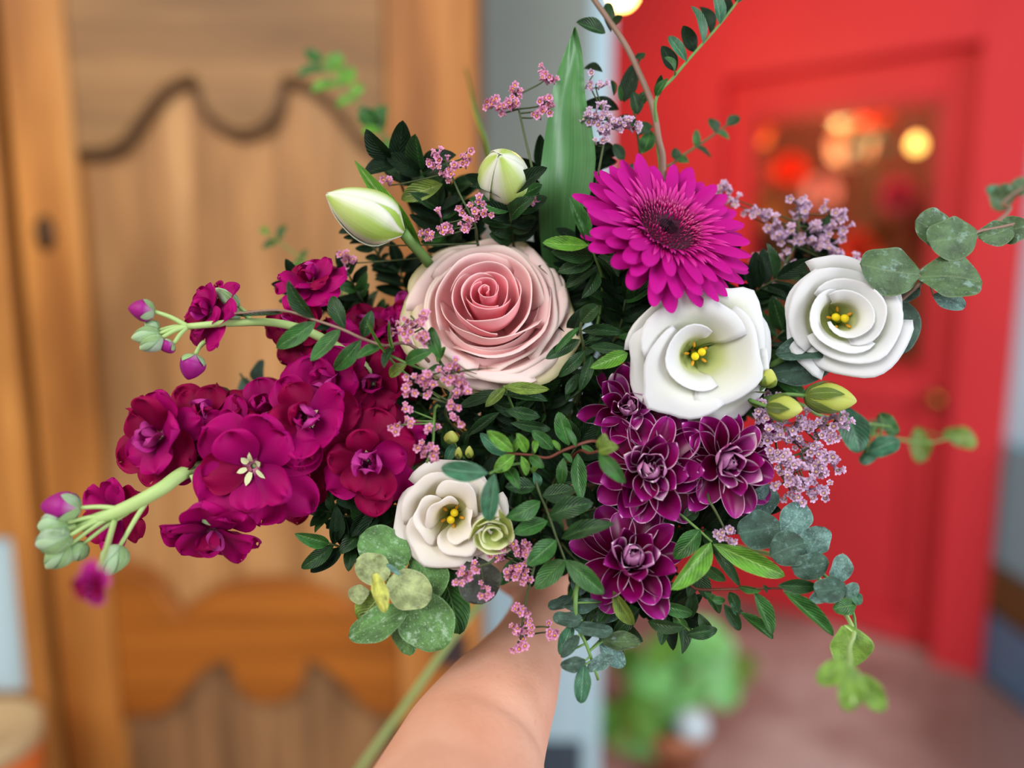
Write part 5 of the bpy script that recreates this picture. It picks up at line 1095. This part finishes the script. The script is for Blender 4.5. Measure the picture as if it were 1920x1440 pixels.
# ---- dark filler foliage: each stem stands in a gap of its own
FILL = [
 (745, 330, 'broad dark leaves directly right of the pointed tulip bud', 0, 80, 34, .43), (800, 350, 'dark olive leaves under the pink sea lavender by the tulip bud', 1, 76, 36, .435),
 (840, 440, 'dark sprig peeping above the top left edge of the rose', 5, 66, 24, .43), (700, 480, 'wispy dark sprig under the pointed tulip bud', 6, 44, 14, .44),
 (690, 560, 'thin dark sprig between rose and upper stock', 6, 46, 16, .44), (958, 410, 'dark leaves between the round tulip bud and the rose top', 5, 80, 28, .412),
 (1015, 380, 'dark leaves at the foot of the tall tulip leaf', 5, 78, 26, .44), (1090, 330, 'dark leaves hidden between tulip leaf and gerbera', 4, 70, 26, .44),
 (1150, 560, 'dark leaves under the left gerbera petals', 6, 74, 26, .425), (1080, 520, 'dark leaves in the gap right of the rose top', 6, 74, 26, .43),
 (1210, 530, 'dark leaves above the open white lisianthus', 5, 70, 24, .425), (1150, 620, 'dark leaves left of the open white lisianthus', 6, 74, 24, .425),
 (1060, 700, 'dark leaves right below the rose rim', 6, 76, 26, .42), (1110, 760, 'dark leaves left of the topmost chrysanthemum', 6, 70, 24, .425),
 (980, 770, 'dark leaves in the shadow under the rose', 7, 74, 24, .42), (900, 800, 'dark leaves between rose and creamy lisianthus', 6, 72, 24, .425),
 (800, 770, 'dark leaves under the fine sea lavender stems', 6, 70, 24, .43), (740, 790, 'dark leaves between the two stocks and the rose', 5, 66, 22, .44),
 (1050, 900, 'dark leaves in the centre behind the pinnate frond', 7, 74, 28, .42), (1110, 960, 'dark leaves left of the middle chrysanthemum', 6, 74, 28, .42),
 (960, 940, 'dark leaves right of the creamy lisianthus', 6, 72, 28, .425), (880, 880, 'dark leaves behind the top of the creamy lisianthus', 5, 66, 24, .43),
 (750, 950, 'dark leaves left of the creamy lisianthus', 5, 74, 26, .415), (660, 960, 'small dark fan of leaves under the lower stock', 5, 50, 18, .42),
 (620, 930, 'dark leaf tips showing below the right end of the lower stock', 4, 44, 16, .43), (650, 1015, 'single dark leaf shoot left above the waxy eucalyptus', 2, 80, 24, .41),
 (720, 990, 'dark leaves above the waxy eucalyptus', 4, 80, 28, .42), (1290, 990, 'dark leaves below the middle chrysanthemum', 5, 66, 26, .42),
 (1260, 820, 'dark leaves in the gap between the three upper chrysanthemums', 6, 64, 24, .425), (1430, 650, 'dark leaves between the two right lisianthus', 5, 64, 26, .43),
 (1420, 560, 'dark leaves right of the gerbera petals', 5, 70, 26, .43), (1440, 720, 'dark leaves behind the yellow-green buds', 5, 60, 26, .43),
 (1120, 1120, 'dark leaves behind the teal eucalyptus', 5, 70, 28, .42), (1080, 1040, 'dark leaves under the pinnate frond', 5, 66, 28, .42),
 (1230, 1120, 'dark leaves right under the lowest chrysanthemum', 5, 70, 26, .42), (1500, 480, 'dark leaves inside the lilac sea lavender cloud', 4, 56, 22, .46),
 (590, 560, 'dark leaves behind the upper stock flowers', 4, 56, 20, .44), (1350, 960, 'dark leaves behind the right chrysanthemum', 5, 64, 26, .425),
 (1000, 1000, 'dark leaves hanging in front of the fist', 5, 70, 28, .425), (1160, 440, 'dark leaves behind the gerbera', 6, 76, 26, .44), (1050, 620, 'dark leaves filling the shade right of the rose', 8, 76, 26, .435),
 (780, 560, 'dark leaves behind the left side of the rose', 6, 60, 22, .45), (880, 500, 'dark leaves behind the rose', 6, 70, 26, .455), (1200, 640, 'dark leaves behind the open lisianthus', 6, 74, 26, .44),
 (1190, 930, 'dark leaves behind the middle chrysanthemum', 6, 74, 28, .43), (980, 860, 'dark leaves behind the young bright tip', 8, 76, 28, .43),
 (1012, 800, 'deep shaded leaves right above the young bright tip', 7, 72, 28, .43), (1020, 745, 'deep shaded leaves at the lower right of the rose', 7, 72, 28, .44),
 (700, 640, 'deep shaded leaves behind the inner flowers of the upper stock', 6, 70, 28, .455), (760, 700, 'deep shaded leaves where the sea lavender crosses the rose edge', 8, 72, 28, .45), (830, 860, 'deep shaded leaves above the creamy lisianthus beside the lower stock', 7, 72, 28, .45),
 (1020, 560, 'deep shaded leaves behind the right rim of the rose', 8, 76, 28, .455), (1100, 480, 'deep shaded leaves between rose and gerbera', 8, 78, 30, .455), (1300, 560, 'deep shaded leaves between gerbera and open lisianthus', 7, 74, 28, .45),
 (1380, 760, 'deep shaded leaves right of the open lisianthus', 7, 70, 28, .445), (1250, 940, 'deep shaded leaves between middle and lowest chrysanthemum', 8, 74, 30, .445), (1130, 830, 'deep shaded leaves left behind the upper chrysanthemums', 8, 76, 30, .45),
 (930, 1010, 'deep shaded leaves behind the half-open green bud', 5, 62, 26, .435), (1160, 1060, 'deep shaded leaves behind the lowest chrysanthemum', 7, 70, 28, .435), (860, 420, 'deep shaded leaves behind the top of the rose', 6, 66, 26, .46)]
rf = random.Random(77)
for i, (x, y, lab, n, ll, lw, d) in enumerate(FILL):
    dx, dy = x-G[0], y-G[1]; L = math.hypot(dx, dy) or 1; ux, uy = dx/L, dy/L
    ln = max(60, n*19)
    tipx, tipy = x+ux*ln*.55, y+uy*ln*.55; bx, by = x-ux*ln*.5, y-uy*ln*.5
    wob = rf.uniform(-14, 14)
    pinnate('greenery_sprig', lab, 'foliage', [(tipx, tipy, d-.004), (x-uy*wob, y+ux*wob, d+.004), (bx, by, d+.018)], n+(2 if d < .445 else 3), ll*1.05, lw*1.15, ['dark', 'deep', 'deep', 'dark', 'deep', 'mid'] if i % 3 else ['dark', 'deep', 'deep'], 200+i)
